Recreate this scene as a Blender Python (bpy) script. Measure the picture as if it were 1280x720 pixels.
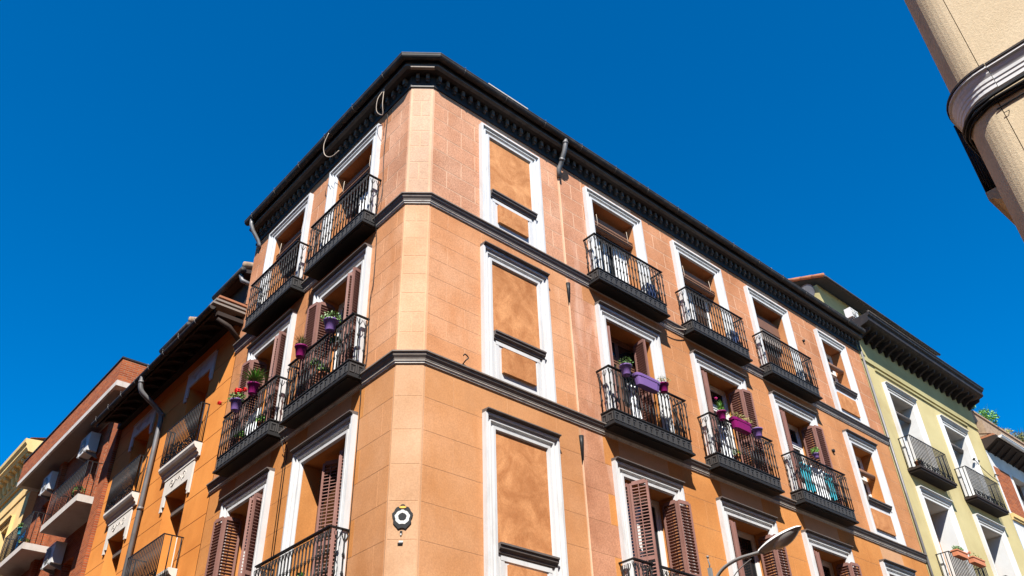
import bpy, bmesh, math, random
from mathutils import Matrix, Vector
random.seed(7)
for o in list(bpy.data.objects): bpy.data.objects.remove(o)
C = bpy.context.scene.collection
PI = math.pi; R = math.radians

# ------------------------------------------------------------------ camera
FPX, PITCH, ROLL = 1068.39, 0.629877, -0.038385
cam = bpy.data.objects.new('camera', bpy.data.cameras.new('camera')); C.objects.link(cam)
cam.data.sensor_width = 36; cam.data.lens = FPX/1280*36
cam.data.clip_start = .1; cam.data.clip_end = 2000
cp, sp = math.cos(PITCH), math.sin(PITCH); cr, sr = math.cos(ROLL), math.sin(ROLL)
fw = Vector((0, cp, sp)); up = Vector((0, -sp, cp)); rt = Vector((1, 0, 0))
r2 = cr*rt+sr*up; u2 = -sr*rt+cr*up
cam.matrix_world = Matrix(((r2.x, u2.x, -fw.x, 0), (r2.y, u2.y, -fw.y, 0), (r2.z, u2.z, -fw.z, 1.6), (0, 0, 0, 1)))
bpy.context.scene.camera = cam

# ------------------------------------------------------------------ facade frames (metres, ground z = 0)
eR = Vector((.736862, .676044, 0)); eL = Vector((-.675075, .737749, 0))
oR = Vector((-1.450668, 11.710489, 0)); oL = Vector((-1.895050, 11.678819, 0))
dC = oR-oL; WC = dC.length
FR = {'R': (oR, math.atan2(eR.y, eR.x)), 'L': (oL, math.atan2(-eL.y, -eL.x)), 'C': (oL, math.atan2(dC.y, dC.x))}
RLEN, LLEN = 16.42, 6.62
def FM(F):
    o, a = FR[F]; return Matrix.Translation(o) @ Matrix.Rotation(a, 4, 'Z')

# ------------------------------------------------------------------ world, sun, exposure
w = bpy.data.worlds.new('World'); bpy.context.scene.world = w; w.use_nodes = True
nt = w.node_tree; nt.nodes.clear()
SUN_DIR = (.57*eR + .65*eL + Vector((0, 0, -1.0))).normalized()      # the way the light travels
elev = math.asin(-SUN_DIR.z); az = math.atan2(-SUN_DIR.x, -SUN_DIR.y)
sky = nt.nodes.new('ShaderNodeTexSky'); sky.sky_type = 'NISHITA'; sky.sun_disc = False
sky.sun_elevation = elev; sky.sun_rotation = az
sky.altitude = 800; sky.air_density = 1.0; sky.dust_density = 0.0; sky.ozone_density = 3.0
hsv = nt.nodes.new('ShaderNodeHueSaturation'); hsv.inputs['Saturation'].default_value = 1.6
hsv.inputs['Hue'].default_value = .501; hsv.inputs['Value'].default_value = .92
bg = nt.nodes.new('ShaderNodeBackground'); bg.inputs['Strength'].default_value = .092
wo = nt.nodes.new('ShaderNodeOutputWorld')
nt.links.new(sky.outputs[0], hsv.inputs['Color']); nt.links.new(hsv.outputs[0], bg.inputs[0]); nt.links.new(bg.outputs[0], wo.inputs[0])
sun = bpy.data.objects.new('sun', bpy.data.lights.new('sun', 'SUN')); C.objects.link(sun)
sun.data.energy = 5.0; sun.data.angle = R(.5); sun.data.color = (1, .965, .90)
sun.rotation_euler = SUN_DIR.to_track_quat('-Z', 'Y').to_euler()
vs = bpy.context.scene.view_settings
vs.view_transform = 'Standard'; vs.look = 'None'; vs.gamma = 1; vs.exposure = 1.25; vs.use_curve_mapping = False

# ------------------------------------------------------------------ materials
def lin(c): return tuple((x/12.92 if x <= .04045 else ((x+.055)/1.055)**2.4) for x in c)
class N:
    def __init__(s, name):
        s.m = bpy.data.materials.new(name); s.m.use_nodes = True; s.t = s.m.node_tree; s.b = s.t.nodes['Principled BSDF']
    def n(s, ty, **kw):
        x = s.t.nodes.new(ty)
        for k, v in kw.items():
            if k in x.inputs.keys(): x.inputs[k].default_value = v
            else: setattr(x, k, v)
        return x
    def l(s, a, b): s.t.links.new(a, b)
def ramp(n, fac, stops):
    r = n.n('ShaderNodeValToRGB'); n.l(fac, r.inputs[0]); cr_ = r.color_ramp
    while len(cr_.elements) < len(stops): cr_.elements.new(.5)
    for e, (p, c) in zip(cr_.elements, stops): e.position = p; e.color = (*c, 1) if len(c) == 3 else c
    return r.outputs[0]
def mix(n, fac, a, b, mode='MIX'):
    x = n.n('ShaderNodeMix', data_type='RGBA', blend_type=mode)
    for s_, v in ((x.inputs[0], fac), (x.inputs[6], a), (x.inputs[7], b)):
        if hasattr(v, 'links'): n.l(v, s_)
        elif isinstance(v, (int, float)): s_.default_value = v
        else: s_.default_value = (*v, 1)
    return x.outputs[2]
def noise(n, scale, detail=4, vec=None, rough=.55, dist=0):
    x = n.n('ShaderNodeTexNoise', Scale=scale, Detail=detail, Roughness=rough, Distortion=dist)
    if vec is not None: n.l(vec, x.inputs['Vector'])
    return x.outputs[0]
def wpos(n, sc=None):
    g = n.n('ShaderNodeNewGeometry').outputs['Position']
    if sc:
        m = n.n('ShaderNodeMapping'); m.inputs['Scale'].default_value = sc; n.l(g, m.inputs[0]); return m.outputs[0]
    return g
def bump(n, h, strength=.3, dist=.01):
    b = n.n('ShaderNodeBump', Strength=strength, Distance=dist); n.l(h, b.inputs['Height']); n.l(b.outputs[0], n.b.inputs['Normal'])
def plaster(name, col, dark, grain=.5, rnd=.12, stain=.5, stainc=None, rough=.9, bmp=.35, swirl=0):
    n = N(name); P = wpos(n)
    c = mix(n, ramp(n, noise(n, 1.3, 5, P), [(.35, (0, 0, 0)), (.7, (1, 1, 1))]), col, dark)
    if swirl:
        sw = ramp(n, noise(n, 1.7, 6, P, .62, 1.6), [(.36, (0, 0, 0)), (.50, (.45, .45, .45)), (.66, (1, 1, 1))])
        c = mix(n, sw, stainc, tuple(min(1, x*swirl) for x in col))
    g = ramp(n, noise(n, 38, 4, P, .7), [(.38, (1-grain*.5,)*3), (.62, (1+grain*.12,)*3)])
    c = mix(n, 1.0, c, g, 'MULTIPLY')
    # rain streaks: wear with a shape of its own
    st = ramp(n, noise(n, 1.0, 5, wpos(n, (2.6, 2.6, .5)), .6, .4), [(.52, (0, 0, 0)), (.72, (1, 1, 1))])
    f = n.n('ShaderNodeMath', operation='MULTIPLY'); n.l(st, f.inputs[0]); f.inputs[1].default_value = min(1, stain*.72)
    c = mix(n, f.outputs[0], c, stainc or tuple(x*.62 for x in col))
    c = mix(n, 1.0, c, ramp(n, noise(n, .55, 6, P, .6, .5), [(.30, (.84, .80, .77)), (.50, (1, 1, 1)), (.72, (1.08, 1.10, 1.13))]), 'MULTIPLY')
    oi = n.n('ShaderNodeObjectInfo').outputs['Random']; isl = n.n('ShaderNodeNewGeometry').outputs['Random Per Island']
    a = n.n('ShaderNodeMath', operation='ADD'); n.l(oi, a.inputs[0]); n.l(isl, a.inputs[1])
    fr = n.n('ShaderNodeMath', operation='FRACT'); n.l(a.outputs[0], fr.inputs[0])
    c = mix(n, 1.0, c, ramp(n, fr.outputs[0], [(0, (1-rnd,)*3), (1, (1+rnd*.4,)*3)]), 'MULTIPLY')
    n.l(c, n.b.inputs['Base Color']); n.b.inputs['Roughness'].default_value = rough; n.b.inputs['Specular IOR Level'].default_value = .08
    bump(n, noise(n, 60, 5, P, .7), bmp, .006); return n.m
def simple(name, col, rough=.6, metal=0, var=.15, sc=6, bmp=.15, bsc=40, spec=.22, dirt=None, dirtf=.4, dsc=(3, 3, .8)):
    n = N(name); P = wpos(n)
    c = mix(n, noise(n, sc, 4, P), tuple(x*(1-var) for x in col), tuple(min(1, x*(1+var)) for x in col))
    if dirt:
        st = ramp(n, noise(n, 1.5, 6, wpos(n, dsc), .65, .5), [(.5, (0, 0, 0)), (.7, (1, 1, 1))])
        f = n.n('ShaderNodeMath', operation='MULTIPLY'); n.l(st, f.inputs[0]); f.inputs[1].default_value = dirtf
        c = mix(n, f.outputs[0], c, dirt)
    n.l(c, n.b.inputs['Base Color']); n.b.inputs['Roughness'].default_value = rough
    n.b.inputs['Metallic'].default_value = metal; n.b.inputs['Specular IOR Level'].default_value = spec
    if bmp: bump(n, noise(n, bsc, 4, P), bmp, .004)
    return n.m
M = {}
M['block4'] = plaster('salmon_plaster_upper', (.54, .285, .175), (.45, .205, .115), grain=.6, rnd=.10, stain=.7, stainc=(.42, .175, .085))
M['block4c'] = plaster('salmon_plaster_corner', (.49, .325, .225), (.45, .285, .185), grain=.4, rnd=.07, stain=.3)
M['joint4'] = plaster('pale_pointing', (.56, .355, .238), (.50, .30, .19), grain=.25, rnd=0, stain=.4, stainc=(.47, .235, .13))
M['block3'] = plaster('orange_plaster_middle', (.55, .285, .155), (.475, .215, .100), grain=.4, rnd=.045, stain=.7, stainc=(.43, .175, .068))
M['block3c'] = plaster('orange_plaster_corner', (.49, .305, .185), (.45, .25, .14), grain=.3, rnd=.04, stain=.5)
M['joint3'] = plaster('orange_pointing', (.55, .315, .185), (.50, .27, .15), grain=.2, rnd=0, stain=.1)
M['block2'] = plaster('orange_plaster_lower', (.48, .238, .114), (.43, .195, .080), grain=.3, rnd=.03, stain=.6, stainc=(.40, .165, .056))
M['block2c'] = plaster('orange_plaster_lower_corner', (.43, .262, .155), (.39, .215, .115), grain=.25, rnd=.03, stain=.45)
M['joint2'] = plaster('scored_joint', (.45, .25, .14), (.42, .23, .12), grain=.2, rnd=0, stain=.1)
M['block4o'] = plaster('deep_salmon_plaster_upper', (.48, .22, .115), (.39, .162, .076), grain=.5, rnd=.07, stain=.6)
M['block3m'] = plaster('mid_orange_plaster_middle', (.52, .25, .122), (.45, .195, .085), grain=.35, rnd=.05, stain=.6)
M['block2m'] = plaster('mid_orange_plaster_lower', (.46, .222, .100), (.42, .19, .075), grain=.25, rnd=.035, stain=.4)
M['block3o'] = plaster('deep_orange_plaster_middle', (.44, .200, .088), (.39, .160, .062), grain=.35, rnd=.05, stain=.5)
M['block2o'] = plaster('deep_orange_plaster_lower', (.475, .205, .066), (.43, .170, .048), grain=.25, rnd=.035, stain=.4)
M['red'] = plaster('repaired_reddish_plaster', (.47, .225, .130), (.36, .155, .085), grain=.5, rnd=.06, stain=1.0, stainc=(.54, .34, .25))
M['panel'] = plaster('mottled_panel_plaster', (.50, .235, .100), (.36, .15, .055), grain=.35, rnd=.05, stain=.4, stainc=(.36, .145, .055), swirl=1.1)
M['white'] = simple('weathered_white_paint', (.47, .465, .46), .6, var=.05, sc=3, bmp=.25, dirt=(.25, .22, .20), dirtf=.35)
M['whitewood'] = simple('white_painted_wood', (.58, .57, .55), .5, var=.04)
M['sill'] = simple('grey_sill_stone', (.10, .083, .075), .8, var=.25, dirt=(.07, .055, .05), dirtf=.6)
M['belt'] = simple('grey_belt_stone', (.15, .125, .108), .85, var=.3, sc=9, dirt=(.10, .08, .07), dirtf=.7, dsc=(3, 3, 3))
M['beltw'] = simple('pale_fillet', (.50, .46, .41), .8, var=.15, dirt=(.2, .16, .13), dirtf=.6)
M['cornice'] = simple('dark_painted_cornice', (.022, .018, .017), .55, var=.3, dirt=(.06, .045, .035), dirtf=.5, dsc=(4, 4, 4))
M['moulding'] = simple('grey_brown_moulding', (.075, .064, .058), .6, var=.35, dirt=(.03, .025, .02), dirtf=.7, dsc=(5, 5, 5))
M['gutter'] = simple('blackened_zinc_gutter', (.026, .022, .020), .62, 0, var=.4, dirt=(.085, .06, .045), dirtf=.6, dsc=(4, 4, 4))
M['pale_strip'] = simple('peeled_pale_board', (.20, .165, .14), .8, var=.2, dirt=(.1, .07, .05), dirtf=.7, dsc=(6, 6, 6))
M['zinc'] = simple('grey_zinc_pipe', (.15, .145, .145), .5, .3, var=.2, dirt=(.07, .06, .05), dirtf=.6)
M['iron'] = simple('black_painted_iron', (.010, .009, .009), .5, 0, var=.3, bmp=.25, spec=.2)
M['ironbase'] = simple('black_cast_iron_base', (.010, .009, .009), .7, 0, var=.3, bmp=.4, spec=.35)
M['ironrelief'] = simple('highlight_grey_relief', (.045, .042, .040), .55, 0, var=.3, bmp=.2, spec=.4)  # greyer than the iron: highlights on the raised keys painted as colour
M['shutter'] = simple('red_brown_shutter_paint', (.205, .102, .082), .6, var=.14, sc=5, dirt=(.10, .05, .04), dirtf=.45)
M['blind'] = simple('brown_roller_slats', (.20, .105, .065), .6, var=.2)
M['glass'] = simple('dark_window_glass', (.012, .014, .016), .06, 0, var=0, bmp=0, spec=.5)
M['brownwood'] = simple('brown_window_wood', (.14, .07, .045), .55, var=.2)
M['tanwood'] = simple('varnished_tan_wood', (.42, .19, .06), .5, var=.2)
M['curtain'] = simple('white_curtain_cloth', (.55, .55, .55), .9, var=.06)
M['rooftile'] = simple('terracotta_tile', (.30, .12, .06), .85, var=.35, sc=8, bmp=.4, dirt=(.18, .12, .09), dirtf=.6, dsc=(5, 5, 5))
M['terra'] = simple('terracotta_pot', (.45, .16, .08), .8, var=.15)
M['lav'] = simple('lavender_plastic', (.17, .095, .27), .45, var=.06)
M['mag'] = simple('magenta_plastic', (.19, .006, .09), .45, var=.06)
M['ochre'] = plaster('ochre_orange_plaster', (.58, .222, .052), (.53, .19, .042), grain=.12, rnd=.03, stain=.25, bmp=.15)
M['ochrej'] = plaster('ochre_joint', (.22, .07, .02), (.2, .06, .02), grain=.1, rnd=0, stain=.1)
M['relief'] = simple('off_white_relief_plaster', (.50, .46, .41), .8, var=.08, dirt=(.35, .28, .22), dirtf=.5)
M['timber'] = simple('dark_eaves_timber', (.028, .018, .014), .75, var=.35, bmp=.3)
M['green'] = plaster('yellow_green_plaster', (.425, .35, .175), (.39, .32, .155), grain=.08, rnd=0, stain=.25, bmp=.1)
M['greend'] = plaster('yellow_green_frieze', (.34, .30, .15), (.32, .28, .14), grain=.08, rnd=0, stain=.3, bmp=.1)
M['yellow'] = plaster('yellow_plaster', (.62, .43, .19), (.58, .39, .16), grain=.05, rnd=0, stain=.2, bmp=.1)
M['concrete'] = simple('pale_concrete', (.42, .38, .34), .85, var=.12, dirt=(.3, .25, .2), dirtf=.5)
M['soffit'] = simple('brown_grey_concrete', (.20, .165, .14), .85, var=.12)
M['beige'] = plaster('beige_roughcast', (.535, .425, .285), (.50, .39, .255), grain=.22, rnd=0, stain=.3, stainc=(.46, .35, .22), bmp=.7)
M['beigetrim'] = simple('white_metal_moulding', (.56, .555, .55), .5, var=.06, sc=4, dirt=(.4, .35, .32), dirtf=.3)
M['cable'] = simple('black_cable', (.012, .012, .012), .5, var=.1, bmp=0)
M['palecable'] = simple('tan_cable', (.40, .32, .25), .6, var=.1, bmp=0)
M['lampgrey'] = simple('grey_lamp_paint', (.17, .165, .16), .5, var=.08, dirt=(.2, .18, .17), dirtf=.4)
M['lampwhite'] = simple('white_lamp_shell', (.58, .58, .57), .35, var=.04)
M['lampglass'] = simple('grey_lamp_bowl', (.20, .19, .18), .25, var=.1, spec=.6)
M['ac'] = simple('white_ac_case', (.50, .49, .47), .5, var=.05, dirt=(.4, .36, .3), dirtf=.4)
M['acdark'] = simple('dark_fan_grille', (.06, .06, .06), .5)
M['white_plaster'] = plaster('white_plaster', (.55, .54, .52), (.50, .49, .47), grain=.08, rnd=0, stain=.4, stainc=(.36, .33, .30), bmp=.15)
M['rubble'] = simple('rough_rubble', (.26, .18, .12), .9, var=.5, sc=9, bmp=.6, bsc=12)
M['redpanel'] = simple('brick_red_panel', (.20, .045, .03), .8, var=.15)
M['blackp'] = simple('black_tile', (.012, .012, .013), .35, var=.2)
M['whitep'] = simple('white_tile', (.44, .43, .41), .35, var=.05)
M['pinkp'] = simple('pink_tile', (.72, .33, .33), .35, var=.05)
M['orangep'] = simple('orange_tile', (.75, .36, .06), .35, var=.05)
M['cloth_blue'] = simple('turquoise_cloth', (.03, .25, .32), .9, var=.2, sc=12)
M['cloth_white'] = simple('white_cloth', (.70, .72, .74), .9, var=.15, sc=9)
M['cloth_navy'] = simple('navy_cloth', (.03, .05, .12), .9, var=.2)
M['redflower'] = simple('red_petals', (.62, .012, .012), .6, var=.2, bmp=0)
M['pinkflower'] = simple('pink_petals', (.60, .03, .22), .6, var=.2, bmp=0)
M['yellowflower'] = simple('yellow_petals', (.75, .42, .04), .6, var=.2, bmp=0)
M['asphalt'] = simple('asphalt', (.05, .05, .05), .9, var=.2, sc=3, bmp=.4)
M['paving'] = simple('granite_paving', (.085, .075, .065), .8, var=.2, sc=2, bmp=.2)
M['kerb'] = simple('granite_kerb', (.30, .29, .28), .8, var=.15)
def leafm(name, a, b):
    n = N(name); r = n.n('ShaderNodeNewGeometry').outputs['Random Per Island']
    n.l(ramp(n, r, [(0, a), (1, b)]), n.b.inputs['Base Color']); n.b.inputs['Roughness'].default_value = .5
    n.b.inputs['Transmission Weight'].default_value = 0; return n.m
M['leaf'] = leafm('green_leaves', (.035, .10, .015), (.13, .22, .035))
M['fern'] = leafm('bright_fern', (.06, .20, .02), (.17, .34, .05))
M['olive'] = leafm('olive_leaves', (.07, .10, .02), (.22, .20, .06))
M['dry'] = leafm('dry_plants', (.12, .13, .03), (.36, .30, .08))
def brick(name, big=1.0):
    n = N(name); g = n.n('ShaderNodeNewGeometry').outputs['Position']
    s = n.n('ShaderNodeSeparateXYZ'); n.l(g, s.inputs[0])
    # distance along the facade direction (eL) or, on the returns, across it
    dt = n.n('ShaderNodeVectorMath', operation='DOT_PRODUCT'); n.l(g, dt.inputs[0]); dt.inputs[1].default_value = eL+eR*.97
    cb = n.n('ShaderNodeCombineXYZ'); n.l(dt.outputs['Value'], cb.inputs[0]); n.l(s.outputs[2], cb.inputs[1])
    bt = n.n('ShaderNodeTexBrick', Scale=1.0, offset=.5)
    n.l(cb.outputs[0], bt.inputs['Vector'])
    for k, v in (('Color1', (.33, .085, .028, 1)), ('Color2', (.20, .045, .018, 1)), ('Mortar', (.24, .13, .08, 1))): bt.inputs[k].default_value = v
    bt.inputs['Mortar Size'].default_value = .009; bt.inputs['Brick Width'].default_value = .25; bt.inputs['Row Height'].default_value = .066
    n.l(bt.outputs['Color'], n.b.inputs['Base Color']); n.b.inputs['Roughness'].default_value = .85; n.b.inputs['Specular IOR Level'].default_value = .05
    b = n.n('ShaderNodeBump', Strength=.6, Distance=.008, invert=True); n.l(bt.outputs['Fac'], b.inputs['Height']); n.l(b.outputs[0], n.b.inputs['Normal'])
    return n.m
M['brick'] = brick('red_brickwork')

# ------------------------------------------------------------------ object helpers
WMX = {}
def put(o, mat4, parent=None):
    WMX[o] = mat4
    if parent is not None:
        o.parent = parent; o.matrix_basis = WMX[parent].inverted() @ mat4
    else: o.matrix_basis = mat4
def empty(name, label, cat, mat4, group=None):
    o = bpy.data.objects.new(name, None); C.objects.link(o); put(o, mat4)
    o.empty_display_size = .3
    o['label'] = label; o['category'] = cat
    if group: o['group'] = group
    return o
def link(name, me, mat4, parent=None, **props):
    o = bpy.data.objects.new(name, me); C.objects.link(o); put(o, mat4, parent)
    for k, v in props.items(): o[k] = v
    return o
class MB:
    def __init__(s): s.v = []; s.f = []; s.mi = []; s.sm = []
    def add(s, vs, fs, mi=0, sm=False):
        b = len(s.v); s.v += [tuple(v) for v in vs]; s.f += [[b+i for i in f] for f in fs]; s.mi += [mi]*len(fs); s.sm += [sm]*len(fs)
    def box(s, x0, x1, y0, y1, z0, z1, mi=0, M4=None):
        vs = [(x, y, z) for z in (z0, z1) for y in (y0, y1) for x in (x0, x1)]
        if M4: vs = [M4 @ Vector(v) for v in vs]
        s.add(vs, [(0, 2, 3, 1), (4, 5, 7, 6), (0, 1, 5, 4), (2, 6, 7, 3), (0, 4, 6, 2), (1, 3, 7, 5)], mi)
    def quad(s, a, b, c, d, mi=0): s.add([a, b, c, d], [(0, 1, 2, 3)], mi)
    def tube(s, pts, r, n=6, mi=0, caps=True):
        pts = [Vector(p) for p in pts]; rs = r if isinstance(r, (list, tuple)) else [r]*len(pts); vs = []; up_ = None
        for i, p in enumerate(pts):
            t = (pts[min(i+1, len(pts)-1)]-pts[max(i-1, 0)]).normalized()
            if up_ is None: up_ = Vector((0, 0, 1)) if abs(t.z) < .9 else Vector((1, 0, 0))
            a = t.cross(up_).normalized(); up_ = a.cross(t).normalized()
            vs += [p+rs[i]*(math.cos(2*PI*k/n)*a+math.sin(2*PI*k/n)*up_) for k in range(n)]
        fs = [(i*n+k, i*n+(k+1) % n, (i+1)*n+(k+1) % n, (i+1)*n+k) for i in range(len(pts)-1) for k in range(n)]
        if caps: fs += [tuple(range(n))[::-1], tuple((len(pts)-1)*n+k for k in range(n))]
        s.add(vs, fs, mi, True)
    def lathe(s, prof, cx, cy, n=8, mi=0, sx=1, sy=1, sm=True):
        vs = [(cx+sx*r*math.cos(2*PI*k/n), cy+sy*r*math.sin(2*PI*k/n), z) for r, z in prof for k in range(n)]
        fs = [(i*n+k, i*n+(k+1) % n, (i+1)*n+(k+1) % n, (i+1)*n+k) for i in range(len(prof)-1) for k in range(n)]
        fs += [tuple(range(n))[::-1], tuple((len(prof)-1)*n+k for k in range(n))]
        s.add(vs, fs, mi, sm)
    def mesh(s, name, mats):
        me = bpy.data.meshes.new(name); me.from_pydata(s.v, [], s.f)
        for m in (mats if isinstance(mats, (list, tuple)) else [mats]): me.materials.append(M[m])
        me.polygons.foreach_set('material_index', s.mi); me.polygons.foreach_set('use_smooth', s.sm)
        me.update(); return me
    def build(s, name, mats, mat4, parent=None, **props):
        return link(name, s.mesh(name, mats), mat4, parent, **props)
T = Matrix.Translation
ID = Matrix.Identity(4)

def sweep(mb, prof, path, mi=0, side=-1, flip=False):
    """prof: closed list of (d, z); path: list of 2-D/3-D points; d is offset to the street side."""
    P = [Vector((p[0], p[1])) for p in path]; n = []
    for a, b in zip(P, P[1:]):
        t = (b-a).normalized(); n.append(Vector((t.y, -t.x)))
    offs = []
    for i in range(len(P)):
        a = n[max(i-1, 0)]; b = n[min(i, len(n)-1)]
        offs.append((a+b)/(1+a.dot(b)))
    k = len(prof); vs = []
    for p, o in zip(P, offs):
        vs += [(p.x+o.x*d, p.y+o.y*d, z) for d, z in prof]
    fs = [(i*k+j, i*k+(j+1) % k, (i+1)*k+(j+1) % k, (i+1)*k+j) for i in range(len(P)-1) for j in range(k)]
    fs += [tuple(range(k))[::-1], tuple((len(P)-1)*k+j for j in range(k))]
    mb.add(vs, fs, mi)

def wall(x0, x1, z0, z1, holes, depth, y=0.0):
    """front faces of a wall with rectangular holes plus their reveals (hole: x0,x1,z0,z1)."""
    mb = MB(); xs = sorted({x0, x1, *[h[0] for h in holes], *[h[1] for h in holes]}); zs = sorted({z0, z1, *[h[2] for h in holes], *[h[3] for h in holes]})
    xs = [x for x in xs if x0 <= x <= x1]; zs = [z for z in zs if z0 <= z <= z1]
    for a, b in zip(xs, xs[1:]):
        for c, d in zip(zs, zs[1:]):
            mx, mz = (a+b)/2, (c+d)/2
            if any(h[0] < mx < h[1] and h[2] < mz < h[3] for h in holes): continue
            mb.quad((a, y, c), (b, y, c), (b, y, d), (a, y, d))
    for a, b, c, d in holes:
        c2 = max(c, z0); d2 = min(d, z1)
        if c2 >= d2: continue
        mb.quad((a, y, c2), (a, y, d2), (a, y+depth, d2), (a, y+depth, c2))
        mb.quad((b, y, d2), (b, y, c2), (b, y+depth, c2), (b, y+depth, d2))
        if d <= z1: mb.quad((a, y, d), (b, y, d), (b, y+depth, d), (a, y+depth, d))
        if c >= z0: mb.quad((b, y, c), (a, y, c), (a, y+depth, c), (b, y+depth, c))
    return mb

# ------------------------------------------------------------------ scored wall blocks
BLK = []        # (distance key, F, cx, cz, w, h, material)
def blocks(F, x0, x1, z0, z1, rowh, L, holes, mat, gap, key0=0, stag=.5, hide=.22, phase=0):
    rows = max(1, round((z1-z0)/rowh)); h = (z1-z0)/rows
    for r in range(rows):
        a, b = z0+r*h, z0+(r+1)*h
        segs = [(x0, x1)]
        for hx0, hx1, hz0, hz1 in holes:
            if hz1+hide <= a+.02 or hz0 >= b-.02: continue
            ns = []
            for s0, s1 in segs:
                if hx1 <= s0 or hx0 >= s1: ns.append((s0, s1)); continue
                if hx0 > s0: ns.append((s0, hx0-.0))
                if hx1 < s1: ns.append((hx1+.0, s1))
            segs = ns
        for s0, s1 in segs:
            if s1-s0 < .06: continue
            if L is None: cuts = [s0, s1]
            else:
                off = x0+(L*stag if (r+phase) % 2 else 0); cuts = [s0]
                k = math.floor((s0-off)/L)
                while True:
                    k += 1; x = off+k*L
                    if x >= s1-.12: break
                    if x > s0+.12: cuts.append(x)
                cuts.append(s1)
            for c0, c1 in zip(cuts, cuts[1:]):
                m = mat(c0, c1, a) if callable(mat) else mat
                BLK.append((key0+abs((c0+c1)/2), F, (c0+c1)/2, (a+b)/2, c1-c0-gap, b-a-gap, m))
blkmesh = {}
def block_mesh(w_, h_, mat, t=.0028):
    k = (round(w_, 2), round(h_, 3), mat)
    if k not in blkmesh:
        mb = MB(); c = .0015; W2, H2 = w_/2, h_/2
        vs = [(-W2, 0, -H2), (W2, 0, -H2), (W2, 0, H2), (-W2, 0, H2), (-W2, -t+c, -H2), (W2, -t+c, -H2), (W2, -t+c, H2), (-W2, -t+c, H2),
              (-W2+c, -t, -H2+c), (W2-c, -t, -H2+c), (W2-c, -t, H2-c), (-W2+c, -t, H2-c)]
        mb.add(vs, [(8, 9, 10, 11), (4, 5, 9, 8), (5, 6, 10, 9), (6, 7, 11, 10), (7, 4, 8, 11), (0, 1, 5, 4), (1, 2, 6, 5), (2, 3, 7, 6), (3, 0, 4, 7)])
        blkmesh[k] = mb.mesh('wall_block', mat)
    return blkmesh[k]
def emit_blocks(parent, limit=290, name='wall_block'):
    BLK.sort(key=lambda b: b[0]); rest = {}
    for i, (k, F, cx, cz, w_, h_, m) in enumerate(BLK):
        if i < limit: link(name, block_mesh(w_, h_, m), FM(F) @ T((cx, 0, cz)), parent)
        else: rest.setdefault(F, []).append((cx, cz, w_, h_, m))
    for F, L in rest.items():
        mb = MB(); mats = []
        for cx, cz, w_, h_, m in L:
            if m not in mats: mats.append(m)
            W2, H2, t, c = w_/2, h_/2, .0028, .0015
            mb.add([(cx-W2, 0, cz-H2), (cx+W2, 0, cz-H2), (cx+W2, 0, cz+H2), (cx-W2, 0, cz+H2), (cx-W2+c, -t, cz-H2+c), (cx+W2-c, -t, cz-H2+c), (cx+W2-c, -t, cz+H2-c), (cx-W2+c, -t, cz+H2-c)],
                   [(4, 5, 6, 7), (0, 1, 5, 4), (1, 2, 6, 5), (2, 3, 7, 6), (3, 0, 4, 7)], mats.index(m))
        mb.build('far_wall_blocks', mats, FM(F), parent, kind='stuff')
    BLK.clear()

# ================================================================== THE SETTING
g = MB(); g.box(-600, 600, -600, 600, -.5, 0); g.build('ground', 'paving', ID, kind='structure')
PATH = [oL+eL*LLEN, oL, oR, oR+eR*RLEN]
pathlong = [oL+eL*40, oL, oR, oR+eR*40]
g = MB(); sweep(g, [(-1, 0.004), (1.5, .004), (1.5, .13), (-1, .13)], pathlong); g.build('pavement', 'paving', ID, kind='structure')
g = MB(); sweep(g, [(1.503, .003), (1.65, .003), (1.65, .14), (1.503, .14)], pathlong); g.build('kerb', 'kerb', ID, kind='structure')

# ================================================================== CORNER BUILDING
corner = empty('corner_building', 'four storey salmon orange corner building with white window surrounds and black iron balconies', 'building', T((oL+oR)/2))
Z4, B1T, B1B, B2T, B2B = 15.30, 12.31, 12.09, 8.91, 8.69
OT = {4: 14.76, 3: 11.46, 2: 7.96}          # tops of the openings
FL = {4: 12.42, 3: 9.10, 2: 5.37, 1: 1.2}   # balcony floors
Rcols = [(4.53, 5.95), (7.62, 9.06), (10.68, 12.10)]
Lcols = [(-2.70, -1.28), (-5.45, -4.04)]
Dcol = (14.05, 15.12)
holesR, holesL = [], []
for a, b in Rcols:
    for s in (4, 3, 2): holesR.append((a, b, FL[s], OT[s]))
for s, zs_ in ((4, 13.33), (3, 9.94), (2, 6.2)): holesR.append((Dcol[0], Dcol[1], zs_, OT[s]))
for a, b in Lcols:
    for s in (4, 3, 2): holesL.append((a, b, FL[s], OT[s]))
DEP = .38
for F, x0, x1, hs in (('R', 0, RLEN, holesR), ('L', -LLEN, 0, holesL), ('C', 0, WC, [])):
    for z0, z1, m in ((B1B, Z4+.6, 'joint4'), (B2B, B1B, 'joint3'), (.1, B2B, 'joint2')):
        sub = [h for h in hs if h[2] < z1 and h[3] > z0]
        wall(x0, x1, z0, z1, sub, DEP).build('wall', m, FM(F), corner)
# reveals are painted in the plain orange of the storey: thin linings inside each opening
def lining(F, a, b, c, d, m):
    mb = MB(); y0, y1, t = .001, DEP, .006
    mb.quad((a+t, y0, c), (a+t, y0, d-t), (a+t, y1, d-t), (a+t, y1, c)); mb.quad((b-t, y0, d-t), (b-t, y0, c), (b-t, y1, c), (b-t, y1, d-t))
    mb.quad((a+t, y0, d-t), (b-t, y0, d-t), (b-t, y1, d-t), (a+t, y1, d-t))
    mb.build('reveal', m, FM(F), corner)
for F, hs in (('R', holesR), ('L', holesL)):
    for h in hs: lining(F, *h, 'block2' if 0 else 'block3o' if h[3] > 12 else 'block2o')
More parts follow.
